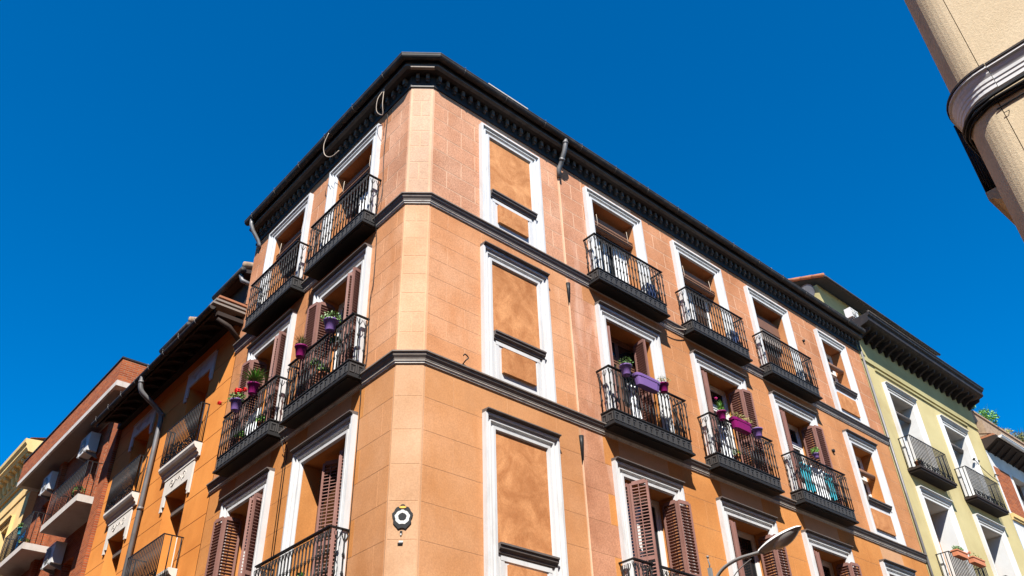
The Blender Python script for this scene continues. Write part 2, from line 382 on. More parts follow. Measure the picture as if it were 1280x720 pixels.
# party walls and back, so that the house is closed
pw = MB(); sweep(pw, [(0, .1), (0, 15.9), (-.05, 15.9), (-.05, .1)], [oR+eR*RLEN, oR+eR*RLEN+eL*7.0])
sweep(pw, [(0, .1), (0, 15.9), (-.05, 15.9), (-.05, .1)], [oL+eL*LLEN+eR*7.0, oL+eL*LLEN]); pw.build('party_wall', 'block3', ID, corner)
cb = MB()
inn = lambda d: [oL+eL*(LLEN-.02)+eR*d, oL+eL*d*.6+eR*d, oR+eR*d*.6+eL*d, oR+eR*(RLEN-.02)+eL*d]
for i in range(3):
    p, q = inn(.46)[i], inn(.46)[i+1]; cb.quad((p.x, p.y, .1), (q.x, q.y, .1), (q.x, q.y, 15.8), (p.x, p.y, 15.8))
cb.build('dark_interior', 'timber', ID, corner)

# belt courses: lip on top, cove, pale fillets below
for zt, zb in ((B1T, B1B), (B2T, B2B), (5.30, 5.10)):
    mb = MB(); h = zt-zb
    sweep(mb, [(0, zt), (.12, zt-.012), (.12, zt-.035), (.095, zt-.05), (.09, zt-.085), (.06, zt-.125), (.055, zt-.15), (0, zt-.15)], PATH)
    bc = mb.build('belt_course', 'belt', ID, corner)
    mb = MB(); sweep(mb, [(0, zb+.067), (.050, zb+.067), (.048, zb+.052), (.030, zb+.046), (.028, zb+.018), (0, zb+.018)], PATH); mb.build('fillet', 'beltw', ID, bc)
# cornice with frieze board, dentils, soffit mouldings and gutter
mb = MB(); sweep(mb, [(0, 15.28), (.03, 15.28), (.03, 15.34), (.012, 15.35), (.012, 15.62), (.10, 15.62), (.22, 15.64), (.235, 15.66), (.235, 15.70), (.25, 15.72), (.25, 15.80), (0, 15.80)], PATH)
co = mb.build('cornice', 'cornice', ID, corner)
mb = MB(); sweep(mb, [(.20, 15.618), (.262, 15.648), (.262, 15.692), (.238, 15.71), (.20, 15.70)], PATH); mb.build('moulding', 'moulding', ID, co)
mb = MB()
gp = [(.25, 15.87)]+[(.345-.075*math.cos(t), 15.84-.085*math.sin(t)) for t in [PI*k/8 for k in range(9)]]+[(.428, 15.862), (.428, 15.875), (.412, 15.875)]+[(.345-.062*math.cos(t), 15.842-.07*math.sin(t)) for t in [PI*(8-k)/8 for k in range(9)]]+[(.25, 15.875)]
mb = MB(); sweep(mb, gp, PATH); gu = mb.build('gutter', 'gutter', ID, corner)
mb = MB(); sweep(mb, [(0, 15.802), (.26, 15.802), (.262, 15.83), (.262, 15.85), (0, 15.85)], PATH); mb.build('eaves_board', 'cornice', ID, corner)
for F, L_, s in (('R', RLEN, 1), ('L', LLEN, -1)):      # joints of the gutter lengths with their little clips
    x = .5
    while x < L_:
        mb = MB(); pts = [(s*x, -.345+.083*math.cos(t), 15.84-.094*math.sin(t)) for t in [PI*k/8 for k in range(9)]]
        mb.tube(pts, .008, 4); mb.tube([(s*x, -.43, 15.87), (s*x, -.43, 15.91)], .006, 4)
        mb.build('gutter_clip', 'moulding', FM(F), gu); x += 1.15
dm = MB(); dm.box(-.036, .036, -.085, 0, -.15, 0); dm.box(-.030, .030, -.05, 0, -.19, -.15)
dme = dm.mesh('dentil', 'moulding')
for F, x0, x1 in (('R', .10, RLEN-.05), ('C', .12, WC-.05), ('L', -LLEN+.1, -.05)):
    x = x0
    while x < x1: link('dentil', dme, FM(F) @ T((x, -.013, 15.617)), co); x += .205
mb = MB(); mb.box(-.02, WC+.02, -.272, -.20, 15.60, 15.63); mb.build('peeled_board', 'pale_strip', FM('C'), co, label='pale peeled board under the corner gutter')

# roof
A0 = oL+eL*LLEN+eR*5; A1 = (oL+oR)/2+(eR+eL)*5; A3 = oR+eR*RLEN+eL*5
n_ = lambda p, o, z: (p.x+o.x, p.y+o.y, z)
P0 = oL+eL*LLEN; P3 = oR+eR*RLEN
mb = MB(); zr, zt = 15.87, 17.1
E0, E1, E2, E3 = (P0-eR*.24), (oL-eR*.24-eL*.10), (oR-eL*.24-eR*.10), (P3-eL*.24)
f3 = lambda p, z: (p.x, p.y, z)
mb.add([f3(E0, zr), f3(E1, zr), f3(E2, zr), f3(E3, zr), f3(A0, zt), f3(A1, zt), f3(A3, zt)], [(0, 1, 5, 4), (1, 2, 5), (2, 3, 6, 5)])
mb.add([f3(E0, zr-.03), f3(E1, zr-.03), f3(E2, zr-.03), f3(E3, zr-.03), f3(A0, zt-.6), f3(A1, zt-.6), f3(A3, zt-.6)], [(0, 4, 5, 1), (1, 5, 2), (2, 5, 6, 3)])
mb.build('roof', 'rooftile', ID, corner)
mb = MB(); mb.tube([(.20, -.20, 15.96), (.20, .3, 16.07)], [.075, .06], 8); mb.build('ridge_tile', 'rooftile', FM('C'), corner)
mb = MB(); mb.box(1.9, 3.05, .45, .75, 16.1, 17.12); mb.box(1.86, 3.09, .41, .79, 17.12, 17.21); mb.build('chimney', 'concrete', FM('R'), corner, label='pale rendered chimney showing above the gutter')

# ---- blocks
for F, x0, x1, hs, ph in (('R', .03, RLEN, holesR, 0), ('L', -LLEN, -.03, holesL, 1)):
    def mm(base):
        def f(a, b, z, F=F):
            x = (a+b)/2
            if F == 'R' and 3.5 < x < 4.28 and z > 5: return 'red'
            o = base+'o'
            if F == 'R' and x > 4.2: return o
            if F == 'L' and x < -.95: return o
            if base == 'block3' and (z < B2T+.05 or z > B1B-.45): return 'block3m'
            if base == 'block2' and z > B2B-.62: return 'block2m'
            return base
        return f
    runs = [(x0, 3.475), (3.525, x1)] if F == 'R' else [(x0, x1)]
    if F == 'R': hs = hs+[(1.43, 2.61, 12.35, 14.78), (1.43, 2.61, 8.95, 11.46), (1.43, 2.61, 5.4, 7.9)]
    for a, b in runs:
        blocks(F, a, b, B1T, Z4, .415, .70, hs, mm('block4'), .021, phase=ph)
        blocks(F, a, b, B2T, B1B, .40, .80, hs, mm('block3'), .010, phase=ph)
        blocks(F, a, b, 3.0, B2B, .575, 1.15, hs, mm('block2'), .007, key0=1, phase=ph)
for r in range(7):
    a = B1T+r*(Z4-B1T)/7
    blocks('C', .03, WC-.03, a, a+(Z4-B1T)/7, .43, (WC-.06)/2 if r % 2 == 1 else None, [], 'block4c', .03)
for r in range(8):
    a = B2T+r*(B1B-B2T)/8
    blocks('C', .02, WC-.02, a, a+(B1B-B2T)/8, .43, (WC-.04)/2 if r % 2 else None, [], 'block3c', .014)
blocks('C', .008, WC-.008, 3.0, B2B, .575, None, [], 'block2c', .012)
emit_blocks(corner)

# ---- white window surrounds
def surround(F, a, b, zb, zt, cap=True, parent=corner, m='white', wd=.255, top=.31, cm='sill'):
    """a,b,zt: clear opening; jambs run down to zb."""
    prof = [(wd, 0), (wd, .10), (wd-.045, .105), (wd-.055, .055), (wd-.095, .050), (wd-.105, .075), (wd-.125, .075), (wd-.140, .030), (.075, .030), (.065, .058), (.015, .055), (.005, .018), (0, .018), (0, 0)]
    mb = MB(); k = len(prof); vs = []
    for (x, sx, z, sz) in ((a, -1, zb, 0), (a, -1, zt, 1), (b, 1, zt, 1), (b, 1, zb, 0)):
        vs += [(x+sx*w_, -d, z+sz*w_) for w_, d in prof]
    fs = [(i*k+j, i*k+(j+1) % k, (i+1)*k+(j+1) % k, (i+1)*k+j) for i in range(3) for j in range(k)]+[tuple(range(k))[::-1], tuple(3*k+j for j in range(k))]
    mb.add(vs, fs)
    o = mb.build('window_surround', m, FM(F), parent)
    z = zt+wd
    if cap:
        mb = MB(); c = [(.0, z-.005), (.115, z-.002), (.12, z+.018), (.165, z+.03), (.165, z+.048), (0, z+.06)]
        vs = [(x, -d, zz) for x in (a-wd-.0, b+wd+.0) for d, zz in c]; k = len(c)
        mb.add(vs, [(j, (j+1) % k, k+(j+1) % k, k+j) for j in range(k)]+[tuple(range(k))[::-1], tuple(k+j for j in range(k))])
        mb.build('drip_cap', cm, FM(F), o)
    return o
for F, cols in (('R', Rcols), ('L', Lcols)):
    for a, b in cols:
        for s in (4, 3, 2): surround(F, a, b, FL[s]+(.02 if s != 2 else -.05), OT[s], cap=s != 4)
BL = (1.45, 2.60)
def sillcap(F, a, b, z, parent=corner):
    mb = MB(); c = [(.0, z), (.125, z-.006), (.125, z-.035), (.105, z-.045), (.10, z-.085), (.065, z-.115), (.06, z-.15), (.035, z-.165), (0, z-.165)]
    vs = [(x, -d, zz) for x in (a, b) for d, zz in c]; k = len(c)
    mb.add(vs, [(j, (j+1) % k, k+(j+1) % k, k+j) for j in range(k)]+[tuple(range(k))[::-1], tuple(k+j for j in range(k))])
    return mb.build('sill', 'sill', FM(F), parent)
for s, zs_, zb in ((4, 13.26, B1T), (3, 9.90, B2T), (2, 6.09, 5.31)):
    so = surround('R', BL[0], BL[1], zb, OT[s]-.0, cap=s != 4)
    mb = MB(); mb.box(BL[0], BL[1], -.016, .02, zs_-.02, OT[s]); mb.build('blind_panel', 'panel', FM('R'), corner, label='blank plastered window panel, stained and mottled')
    sillcap('R', BL[0]-.01, BL[1]+.06, zs_)
    mb = MB(); z1 = zs_-.16
    mb.box(BL[0], BL[1], -.028, .0, zb, z1); mb.box(BL[0]+.05, BL[1]-.05, -.045, -.028, z1-.09, z1-.02)
    mb.box(BL[0]+.05, BL[0]+.12, -.040, -.028, zb+.05, z1-.02); mb.box(BL[1]-.12, BL[1]-.05, -.040, -.028, zb+.05, z1-.02)
    mb.build('apron', 'white', FM('R'), corner)
    mb = MB(); mb.box(BL[0]+.18, BL[1]-.20, -.085, -.028, zb+.20, z1-.14); mb.build('apron_panel', 'panel', FM('R'), corner)
# column by the green house: real window above a plastered apron
for s, zs_, zb in ((4, 13.33, B1T), (3, 9.94, B2T), (2, 6.2, 5.31)):
    surround('R', Dcol[0], Dcol[1], zb, OT[s], cap=s != 4)
    sillcap('R', Dcol[0]-.04, Dcol[1]+.06, zs_)
    mb = MB(); mb.box(Dcol[0], Dcol[1], -.028, 0, zb, zs_-.16); mb.build('apron', 'white', FM('R'), corner)
    mb = MB(); mb.box(Dcol[0]+.02, Dcol[1]-.10, -.075, -.028, zb+.20, zs_-.30); mb.build('apron_panel', 'panel', FM('R'), corner)

# ---- windows
def window(F, a, b, zb, zt, y=.33, frame='whitewood', leaves=2, fwid=.07, transom=None, parent=corner, lowpanel=0, st=.055):
    fm = MB(); fm.box(a, a+fwid, y, y+.06, zb, zt); fm.box(b-fwid, b, y, y+.06, zb, zt); fm.box(a+fwid, b-fwid, y, y+.06, zt-fwid, zt)
    fm.box(a+fwid, b-fwid, y, y+.06, zb, zb+.05)
    top = zt-fwid
    if transom: fm.box(a+fwid, b-fwid, y, y+.06, transom, transom+.06)
    o = fm.build('window', frame, FM(F), parent)
    wl = (b-a-2*fwid)/leaves; segs = [(zb+.05, transom or top)]+([(transom+.06, top)] if transom else [])
    for i in range(leaves):
        x0 = a+fwid+i*wl; x1 = x0+wl
        mb = MB(); gl = MB()
        for c, d in segs:
            mb.box(x0, x0+st, y+.012, y+.05, c, d); mb.box(x1-st, x1, y+.012, y+.05, c, d); mb.box(x0+st, x1-st, y+.012, y+.05, d-st, d)
            lp = c+(lowpanel if c == zb+.05 and lowpanel else st); mb.box(x0+st, x1-st, y+.012, y+.05, c, lp)
            gl.box(x0+st, x1-st, y+.03, y+.036, lp, d-st)
        mb.build('sash', frame, FM(F), o); gl.build('pane', 'glass', FM(F), o)
    return o
def roller(F, a, b, z, r=.10, y=.14):
    mb = MB(); n = 14; pts = []
    for k in range(n):
        t = 2*PI*k/n; pts += [(r*math.cos(t), r*math.sin(t)), ((r-.014)*math.cos(t+.12), (r-.014)*math.sin(t+.12))]
    k = len(pts); vs = [(x, y+p, z+q) for x in (a+.02, b-.02) for p, q in pts]
    mb.add(vs, [(j, (j+1) % k, k+(j+1) % k, k+j) for j in range(k)]+[tuple(range(k))[::-1], tuple(k+j for j in range(k))])
    mb.box(a+.02, b-.02, y+.03, y+.06, z+.07, z+.36); mb.build('roller_blind', 'blind', FM(F), corner)
    mb = MB()
    for x in (a+.2, b-.2): mb.tube([(x, y-.09, z+.3), (x, y-.105, z), (x, y-.02, z-.11)], .006, 4)
    mb.build('blind_strap', 'palecable', FM(F), corner)
def curtain(F, a, b, zb, zt, y=.28, m='curtain'):
    mb = MB(); n = 26; x = [a+(b-a)*i/n for i in range(n+1)]; yy = [y+.022*math.sin(i*1.9)+.01*math.sin(i*.7) for i in range(n+1)]
    for i in range(n): mb.quad((x[i], yy[i], zb), (x[i+1], yy[i+1], zb), (x[i+1], yy[i+1], zt), (x[i], yy[i], zt))
    for i in range(n): mb.quad((x[i+1], yy[i+1]+.006, zb), (x[i], yy[i]+.006, zb), (x[i], yy[i]+.006, zt), (x[i+1], yy[i+1]+.006, zt))
    mb.build('curtain', m, FM(F), corner)

# ---- shutters: each leaf is a louvred frame between two hinge points in plan
def leaf(F, p, q, zb, zt, mids=(.42,), rounded=True):
    p = Vector(p); q = Vector(q); L = (q-p).length; t = (q-p)/L; ang = math.atan2(t.y, t.x)
    M4 = FM(F) @ T((p.x, p.y, 0)) @ Matrix.Rotation(ang, 4, 'Z')
    mb = MB(); s = .046; th = .018
    mb.box(.004, s, -th, th, zb, zt-(.03 if rounded else 0)); mb.box(L-s, L-.004, -th, th, zb, zt-(.03 if rounded else 0))
    mb.box(s, L-s, -th, th, zt-.07, zt); mb.box(s, L-s, -th, th, zb, zb+.09)
    mb.box(L/2-.007, L/2+.007, -th-.012, -th, zb+.09, zt-.07)
    zm = [zb+(zt-zb)*m for m in mids]
    for z in zm: mb.box(s, L-s, -th, th, z-.035, z+.035)
    o = mb.build('shutter', 'shutter', M4, corner)
    sl = MB(); z = zb+.12
    while z < zt-.08:
        if not any(abs(z-m) < .05 for m in zm):
            sl.add([(s, -.022, z-.012), (L-s, -.022, z-.012), (L-s, .014, z+.012), (s, .014, z+.012), (s, -.022, z-.003), (L-s, -.022, z-.003), (L-s, .014, z+.020), (s, .014, z+.020)],
                   [(0, 3, 2, 1), (4, 5, 6, 7), (0, 1, 5, 4), (2, 3, 7, 6)])
        z += .058
    sl.build('louvre_slats', 'shutter', M4, o, kind='stuff')
def shutters(F, a, b, zb, zt, left, right):
    P = {'S': [(.03, .26), (.07, -.09), (.20, -.42)],      # straight out, folding over the balcony
         'W': [(.05, .24), (.03, -.11), (-.31, -.15)],     # wrapped back over the surround
         'I': [(.03, .27), (.32, .20), (.36, -.15)],       # half closed inside the reveal
         'N': [(.015, -.11), (.07, .24), (.13, -.10)],     # narrow, edge on to the jamb
         'C': [(.03, .28), (.34, .08), (.64, .28), (.95, .12)],
         'D': [(.02, -.20), (.11, .15), (.25, -.18)],        # nearly closed
         'J': [(.02, .30), (.08, -.03), (.26, .26)]}
    for side, key in ((0, left), (1, right)):
        if not key: continue
        pts = [(a+x, y) if side == 0 else (b-x, y) for x, y in P[key]]
        for p, q in zip(pts, pts[1:]):
            if side == 1: p, q = q, p
            leaf(F, p, q, zb, zt)
for (F, cols, conf) in (('R', Rcols, {3: [('J', 'I'), ('N', 'W'), ('N', 'W')], 2: [('S', 'W'), ('N', 'W'), ('N', 'W')]}),
                        ('L', Lcols, {3: [('W', 'D'), ('W', 'D')], 2: [(None, 'C'), ('W', 'D')]})):
    for i, (a, b) in enumerate(cols):
        for s in (3, 2):
            window(F, a+.01, b-.01, FL[s], OT[s]-.01, y=.34, transom=OT[s]-.62 if s == 3 else None, lowpanel=.7, frame='whitewood' if (F, s, i) not in (('R', 3, 0), ('L', 2, 0)) else 'brownwood')
            shutters(F, a, b, FL[s]+.03, OT[s]-.10, *conf[s][i])
        window(F, a+.01, b-.01, FL[4], OT[4]-.01, y=.32, frame='brownwood' if (F, i) in (('R', 2), ('L', 0), ('L', 1)) else 'whitewood', lowpanel=.6)
for F, a, b, z in (('R', *Rcols[0], 14.20), ('R', *Rcols[1], 14.20), ('L', *Lcols[0], 14.22), ('L', *Lcols[1], 14.22)): roller(F, a, b, z)
mb = MB(); mb.box(Rcols[2][0]+.01, Rcols[2][1]-.01, .20, .25, 13.75, 14.12); mb.build('roller_blind', 'soffit', FM('R'), corner, label='grey lowered blind box in the top floor opening')
mb = MB(); mb.box(Rcols[2][0]+.01, Rcols[2][1]-.01, .18, .30, 14.12, 14.5); mb.build('blind_box', 'brownwood', FM('R'), corner)
curtain('R', Rcols[0][0]+.1, Rcols[0][0]+.45, FL[4]+.05, 14.1); curtain('R', Rcols[0][1]-.5, Rcols[0][1]-.08, FL[4]+.05, 14.1)
curtain('R', Rcols[1][0]+.15, Rcols[1][0]+.5, FL[4]+.05, 14.1)
curtain('L', Lcols[0][0]+.5, Lcols[0][1]-.5, FL[4]+.05, 13.9)
for s, zs_ in ((4, 13.33), (3, 9.94), (2, 6.2)):
    window('R', Dcol[0]+.01, Dcol[1]-.01, zs_, OT[s]-.01, y=.30, frame='whitewood', transom=OT[s]-.75, st=.045)
    mb = MB(); mb.box(Dcol[0]+.01, Dcol[1]-.01, .12, .20, OT[s]-.66, OT[s]-.56); mb.tube([(Dcol[0]+.02, .12, OT[s]-.66), (Dcol[1]-.02, .12, OT[s]-.66)], .075, 10)
    mb.build('roller_blind', 'blind', FM('R'), corner)

# ---- balconies
def baluster_mesh(h, knops=(.30, .62), r=.0125, nm='baluster', scroll=True):
    mb = MB(); pr = [(r, 0)]
    for k in knops:
        z = h*k; pr += [(r, z-.035), (r*1.8, z-.022), (r*1.2, z-.012), (r*2.3, z), (r*1.2, z+.012), (r*1.8, z+.022), (r, z+.035)]
    pr += [(r, h)]; mb.lathe(pr, 0, 0, 6)
    if scroll:
        zt = h-.005
        for s in (-1, 1): mb.tube([(0, 0, zt-.13), (s*.018, -.004, zt-.10), (s*.040, -.008, zt-.055), (s*.052, -.006, zt-.02), (s*.040, 0, zt)], .0078, 4, caps=False)
    return mb.mesh(nm, 'iron')
BME = baluster_mesh(.86)
def key_strip(mb, x0, x1, z0, z1, y, fix=None):
    """greek key relief along x at depth y (thin raised bars)."""
    h = z1-z0; n = max(1, round((x1-x0)/(h*.78))); p = (x1-x0)/n; t = h*.085; d = .010
    def bar(a, b, c, e):
        if fix is None: mb.box(a, b, y-d, y, c, e)
        else: mb.box(fix-d if fix < 0 else fix, fix if fix < 0 else fix+d, -b, -a, c, e)
    for i in range(n):
        a = x0+i*p+p*.06; b = a+p*.88
        bar(a, b, z1-2*t, z1-t); bar(a, a+t, z0+t, z1-2*t); bar(a+t, b-2.2*t, z0+t, z0+2*t); bar(b-3.2*t, b-2.2*t, z0+2*t, z1-4*t)
        bar(a+2.6*t, b-3.2*t, z1-5*t, z1-4*t); bar(b-t, b, z0+t, z1-2*t)
def balcony(F, a, b, zf, D=.32, rh=.90, fret=True, name='balcony', label=None):
    c = (a+b)/2; W2 = (b-a)/2; M4 = FM(F) @ T((c, 0, zf))
    mb = MB()
    # slab with stepped lip
    mb.box(-W2+.02, W2-.02, -D+.02, 0, -.02, .02)
    mb.box(-W2-.035, W2+.035, -D-.035, 0, -.285, -.245); mb.box(-W2-.02, W2+.02, -D-.02, 0, -.245, -.225); mb.box(-W2+.02, W2-.02, -D+.02, 0, -.305, -.285)
    mb.box(-W2-.015, W2+.015, -D-.015, -D+.02, .020, .042); mb.box(-W2-.015, -W2+.02, -D+.02, 0, .020, .042); mb.box(W2-.02, W2+.015, -D+.02, 0, .020, .042)
    o = mb.build(name, 'ironbase', M4, corner, **({'label': label} if label else {}))
    mb = MB(); mb.box(-W2, W2, -D, -D+.015, -.225, .020); mb.box(-W2, -W2+.015, -D+.015, 0, -.225, .02); mb.box(W2-.015, W2, -D+.015, 0, -.225, .02)
    key_strip(mb, -W2+.01, W2-.01, -.205, .0, -D)
    # keys on the two ends
    for s in (-1, 1):
        x = s*W2
        n = 2; p = (D-.02)/n; h = .205; t = h*.10
        for i in range(n):
            y0 = -D+.01+i*p+p*.06; y1 = y0+p*.88
            X0, X1 = (x-.010, x) if s < 0 else (x, x+.010)
            for (ya, yb, za, zb_) in ((y0, y1, -2*t, -t), (y0, y0+t, -h+t, -2*t), (y0+t, y1-2.2*t, -h+t, -h+2*t), (y1-3.2*t, y1-2.2*t, -h+2*t, -4*t), (y1-t, y1, -h+t, -2*t)):
                mb.box(X0, X1, ya, yb, za, zb_)
    mb.mi = [1 if i >= 18 else 0 for i in range(len(mb.f))]; mb.build('fret_panel', ['ironbase', 'ironrelief'], M4, o)
    z0 = .042; z1 = z0+rh
    mb = MB(); rr = [(-W2, 0, z1), (-W2, -D, z1), (W2, -D, z1), (W2, 0, z1)]
    mb.box(-W2-.026, W2+.026, -D-.026, -D+.02, z1, z1+.022); mb.box(-W2-.026, -W2+.02, -D+.02, 0, z1, z1+.022); mb.box(W2-.02, W2+.026, -D+.02, 0, z1, z1+.022)
    mb.box(-W2-.006, W2+.006, -D-.006, -D+.006, z1-.022, z1-.008)
    mb.build('handrail', 'iron', M4, o)
    me = BME if abs(rh-.90) < .05 else BME
    n = max(2, round(2*W2/.107))
    for i in range(n+1): link('baluster', me, M4 @ T((-W2+2*W2*i/n, -D, z0)), o)
    for s in (-1, 1):
        for y in (-.06, -.19): link('baluster', me, M4 @ T((s*W2, y, z0)) @ Matrix.Rotation(PI/2, 4, 'Z'), o)
    return o
balcony('R', 4.14, 6.34, FL[4]); balcony('R', 7.24, 9.40, FL[4]); balcony('R', 10.30, 12.45, FL[4])
balcony('R', 4.12, 6.40, FL[3]); balcony('R', 7.24, 9.48, FL[3]); balcony('R', 10.35, 12.55, FL[3])
balcony('R', 4.20, 6.42, FL[2])
balcony('L', -2.98, -.90, FL[4]-.04); balcony('L', -5.62, -3.56, FL[4]-.05)
balcony('L', -3.12, -.92, FL[3]-.02); balcony('L', -5.78, -3.62, FL[3]-.02)
balcony('L', -3.28, -1.02, FL[2]-.04)

# ---- wall pipe, slot and downpipes of the corner building
mb = MB(); mb.tube([(3.47, -.345, 15.80), (3.47, -.345, 15.66), (3.475, -.30, 15.50), (3.49, -.14, 15.20), (3.485, -.06, 15.10), (3.485, -.05, 14.85)], .055, 10)
mb.tube([(3.47, -.345, 15.70), (3.47, -.345, 15.66)], .068, 10); mb.tube([(3.483, -.20, 15.31), (3.486, -.17, 15.26)], .066, 10)
mb.build('downpipe', 'zinc', FM('R'), corner, label='bent grey zinc downpipe below the gutter')
for z0, z1 in ((B1T+.01, 14.85), (B2T+.01, B1B-.28), (4.0, B2B-.30)):
    mb = MB()
    for k in range(6):
        pass
    n = 8; r = .015
    pts = [(3.50+r*math.cos(PI*k/n), -.03*math.sin(PI*k/n)-.001) for k in range(n+1)]
    vs = [(x, y, z) for z in (z0, z1) for x, y in pts]; kk = n+1
    mb.add(vs, [(j, j+1, kk+j+1, kk+j) for j in range(n)], 0, True)
    mb.build('pipe_casing', 'joint4', FM('R'), corner)
    if z1 < 14:
        mb = MB(); mb.tube([(3.50, -.006, z1-.55), (3.50, -.02, z1-.05), (3.50, -.02, z1+.10)], [.010, .04, .05], 8)
        mb.build('pipe_slot', 'cable', FM('R'), corner, label='dark slot at the head of the wall chase')
mb = MB(); mb.tube([(-6.34, -.345, 15.80), (-6.34, -.345, 15.62), (-6.34, -.27, 15.45), (-6.33, -.10, 15.22), (-6.33, -.05, 15.12), (-6.33, -.02, 15.02)], .05, 10)
mb.build('downpipe', 'zinc', FM('L'), corner, label='grey zinc downpipe bending in at the left end of the gutter')
for F, x, z, r in (('R', 12.98, 14.30, .04), ('R', 12.95, 10.93, .05)):
    mb = MB(); mb.tube([(x, .0, z), (x, -.05, z-.01)], r, 8); mb.build('vent_hole', 'cable', FM(F), corner, label='small dark vent stub in the plaster')

# ================================================================== CABLES, MOSAIC, LAMP
def crv(pts, n=6):
    P = [Vector(p) for p in pts]; out = []
    for i in range(len(P)-1):
        p0, p1, p2, p3 = P[max(i-1, 0)], P[i], P[i+1], P[min(i+2, len(P)-1)]
        for k in range(n):
            t = k/n; out.append(.5*((2*p1)+(p2-p0)*t+(2*p0-5*p1+4*p2-p3)*t*t+(3*p1-p0-3*p2+p3)*t*t*t))
    return out+[P[-1]]
def tagged(mb, name, mats, mat4, label, cat, group=None):
    o = mb.build(name, mats, mat4); o['label'] = label; o['category'] = cat
    if group: o['group'] = group
    return o
def sag(p, q, s, n=10):
    p = Vector(p); q = Vector(q); return [p.lerp(q, i/n)-Vector((0, 0, s*4*(i/n)*(1-i/n))) for i in range(n+1)]
mb = MB(); mb.tube(crv([(-.66, -.25, 15.62), (-.75, -.33, 15.35), (-.80, -.30, 15.05), (-.72, -.20, 14.95), (-.66, -.26, 15.2), (-.64, -.26, 15.62)]), .008, 5)
tagged(mb, 'cable', 'palecable', FM('L'), 'pale cable hanging in a long loop from the eaves beside the chamfered corner', 'cable')
mb = MB(); mb.tube(crv([(-2.6, -.42, 15.78), (-2.72, -.44, 15.5), (-2.70, -.40, 15.2), (-2.5, -.34, 15.02), (-2.3, -.27, 15.1)]), .009, 5)
tagged(mb, 'cable', 'palecable', FM('L'), 'pale cable bowing out from the gutter above the upper left balconies', 'cable')
mb = MB(); mb.tube(crv([(-.80, -.03, 15.25), (-.83, -.03, 14.0), (-.78, -.03, 12.9), (-.80, -.14, 12.25), (-.86, -.03, 11.9), (-.84, -.03, 10.8), (-.90, -.03, 10.4), (-.86, -.03, 9.2), (-.87, -.14, 8.85), (-.95, -.03, 8.5), (-.97, -.02, 5.5)]), .007, 5)
tagged(mb, 'cable', 'cable', FM('L'), 'thin dark cable running down the left facade between corner and windows', 'cable')
mb = MB(); mb.tube(sag((6.4, -.15, 12.13), (7.25, -.12, 12.28), .08), .012, 5)
tagged(mb, 'cable', 'palecable', FM('R'), 'pale cable sagging between the first two top floor balconies', 'cable')
mb = MB(); mb.tube([(-3.36, -.13, 8.7), (-3.37, -.02, 8.5), (-3.35, -.015, 5.4)], .008, 5); mb.tube([(-3.44, -.13, 8.7), (-3.45, -.02, 8.4), (-3.43, -.015, 5.4)], .006, 5)
tagged(mb, 'cable', 'cable', FM('L'), 'pair of dark cables running down between the lower left windows', 'cable')
mb = MB(); mb.tube(crv([(.78, -.0, 8.98), (.78, -.09, 9.02), (.82, -.11, 9.08), (.76, -.10, 9.13), (.74, -.08, 9.10)]), .012, 5)
tagged(mb, 'wall_hook', 'cable', FM('R'), 'small black curled iron hook standing above the lower belt course', 'hook')

# generic round mosaic plaque on the chamfered corner (plain shapes only)
mz = empty('mosaic_plaque', 'small dark edged mosaic face plaque on the chamfered corner', 'plaque', FM('C') @ T((.215, -.012, 6.17)))
MZ = FM('C') @ T((.215, -.012, 6.17))
def disc(rx, rz, cx, cz, y, wob=0, n=26, ph=0):
    mb = MB(); vs = []
    for yy in (0, y):
        for k in range(n):
            t = 2*PI*k/n; q = 1+wob*math.sin(9*t+ph)+wob*.6*math.sin(5*t)
            vs.append((cx+rx*q*math.cos(t), yy, cz+rz*q*math.sin(t)))
    mb.add(vs, [tuple(range(n, 2*n))]+[(k, (k+1) % n, n+(k+1) % n, n+k) for k in range(n)]); return mb
for nm, m, args in (('plaque_rim', 'blackp', (.140, .175, 0, 0, -.012, .07)), ('plaque_field', 'whitep', (.105, .105, 0, -.005, -.016, .05)),
                    ('plaque_spot', 'blackp', (.058, .055, 0, .0, -.020, .04)), ('plaque_patch', 'orangep', (.05, .016, .0, .140, -.018))):
    disc(*args).build(nm, m, MZ, mz)
mb = MB(); mb.box(.19, .225, -.022, -.012, 5.93, 5.965, 0); mb.box(.195, .215, -.022, -.012, 5.905, 5.928, 1); mb.box(.18, .24, -.022, -.012, 5.80, 5.825, 1); mb.box(.165, .235, -.022, -.012, 5.775, 5.797, 0)
tagged(mb, 'mosaic_chips', ['blackp', 'whitep'], FM('C'), 'few tiny black and white mosaic chips below the plaque', 'mosaic')

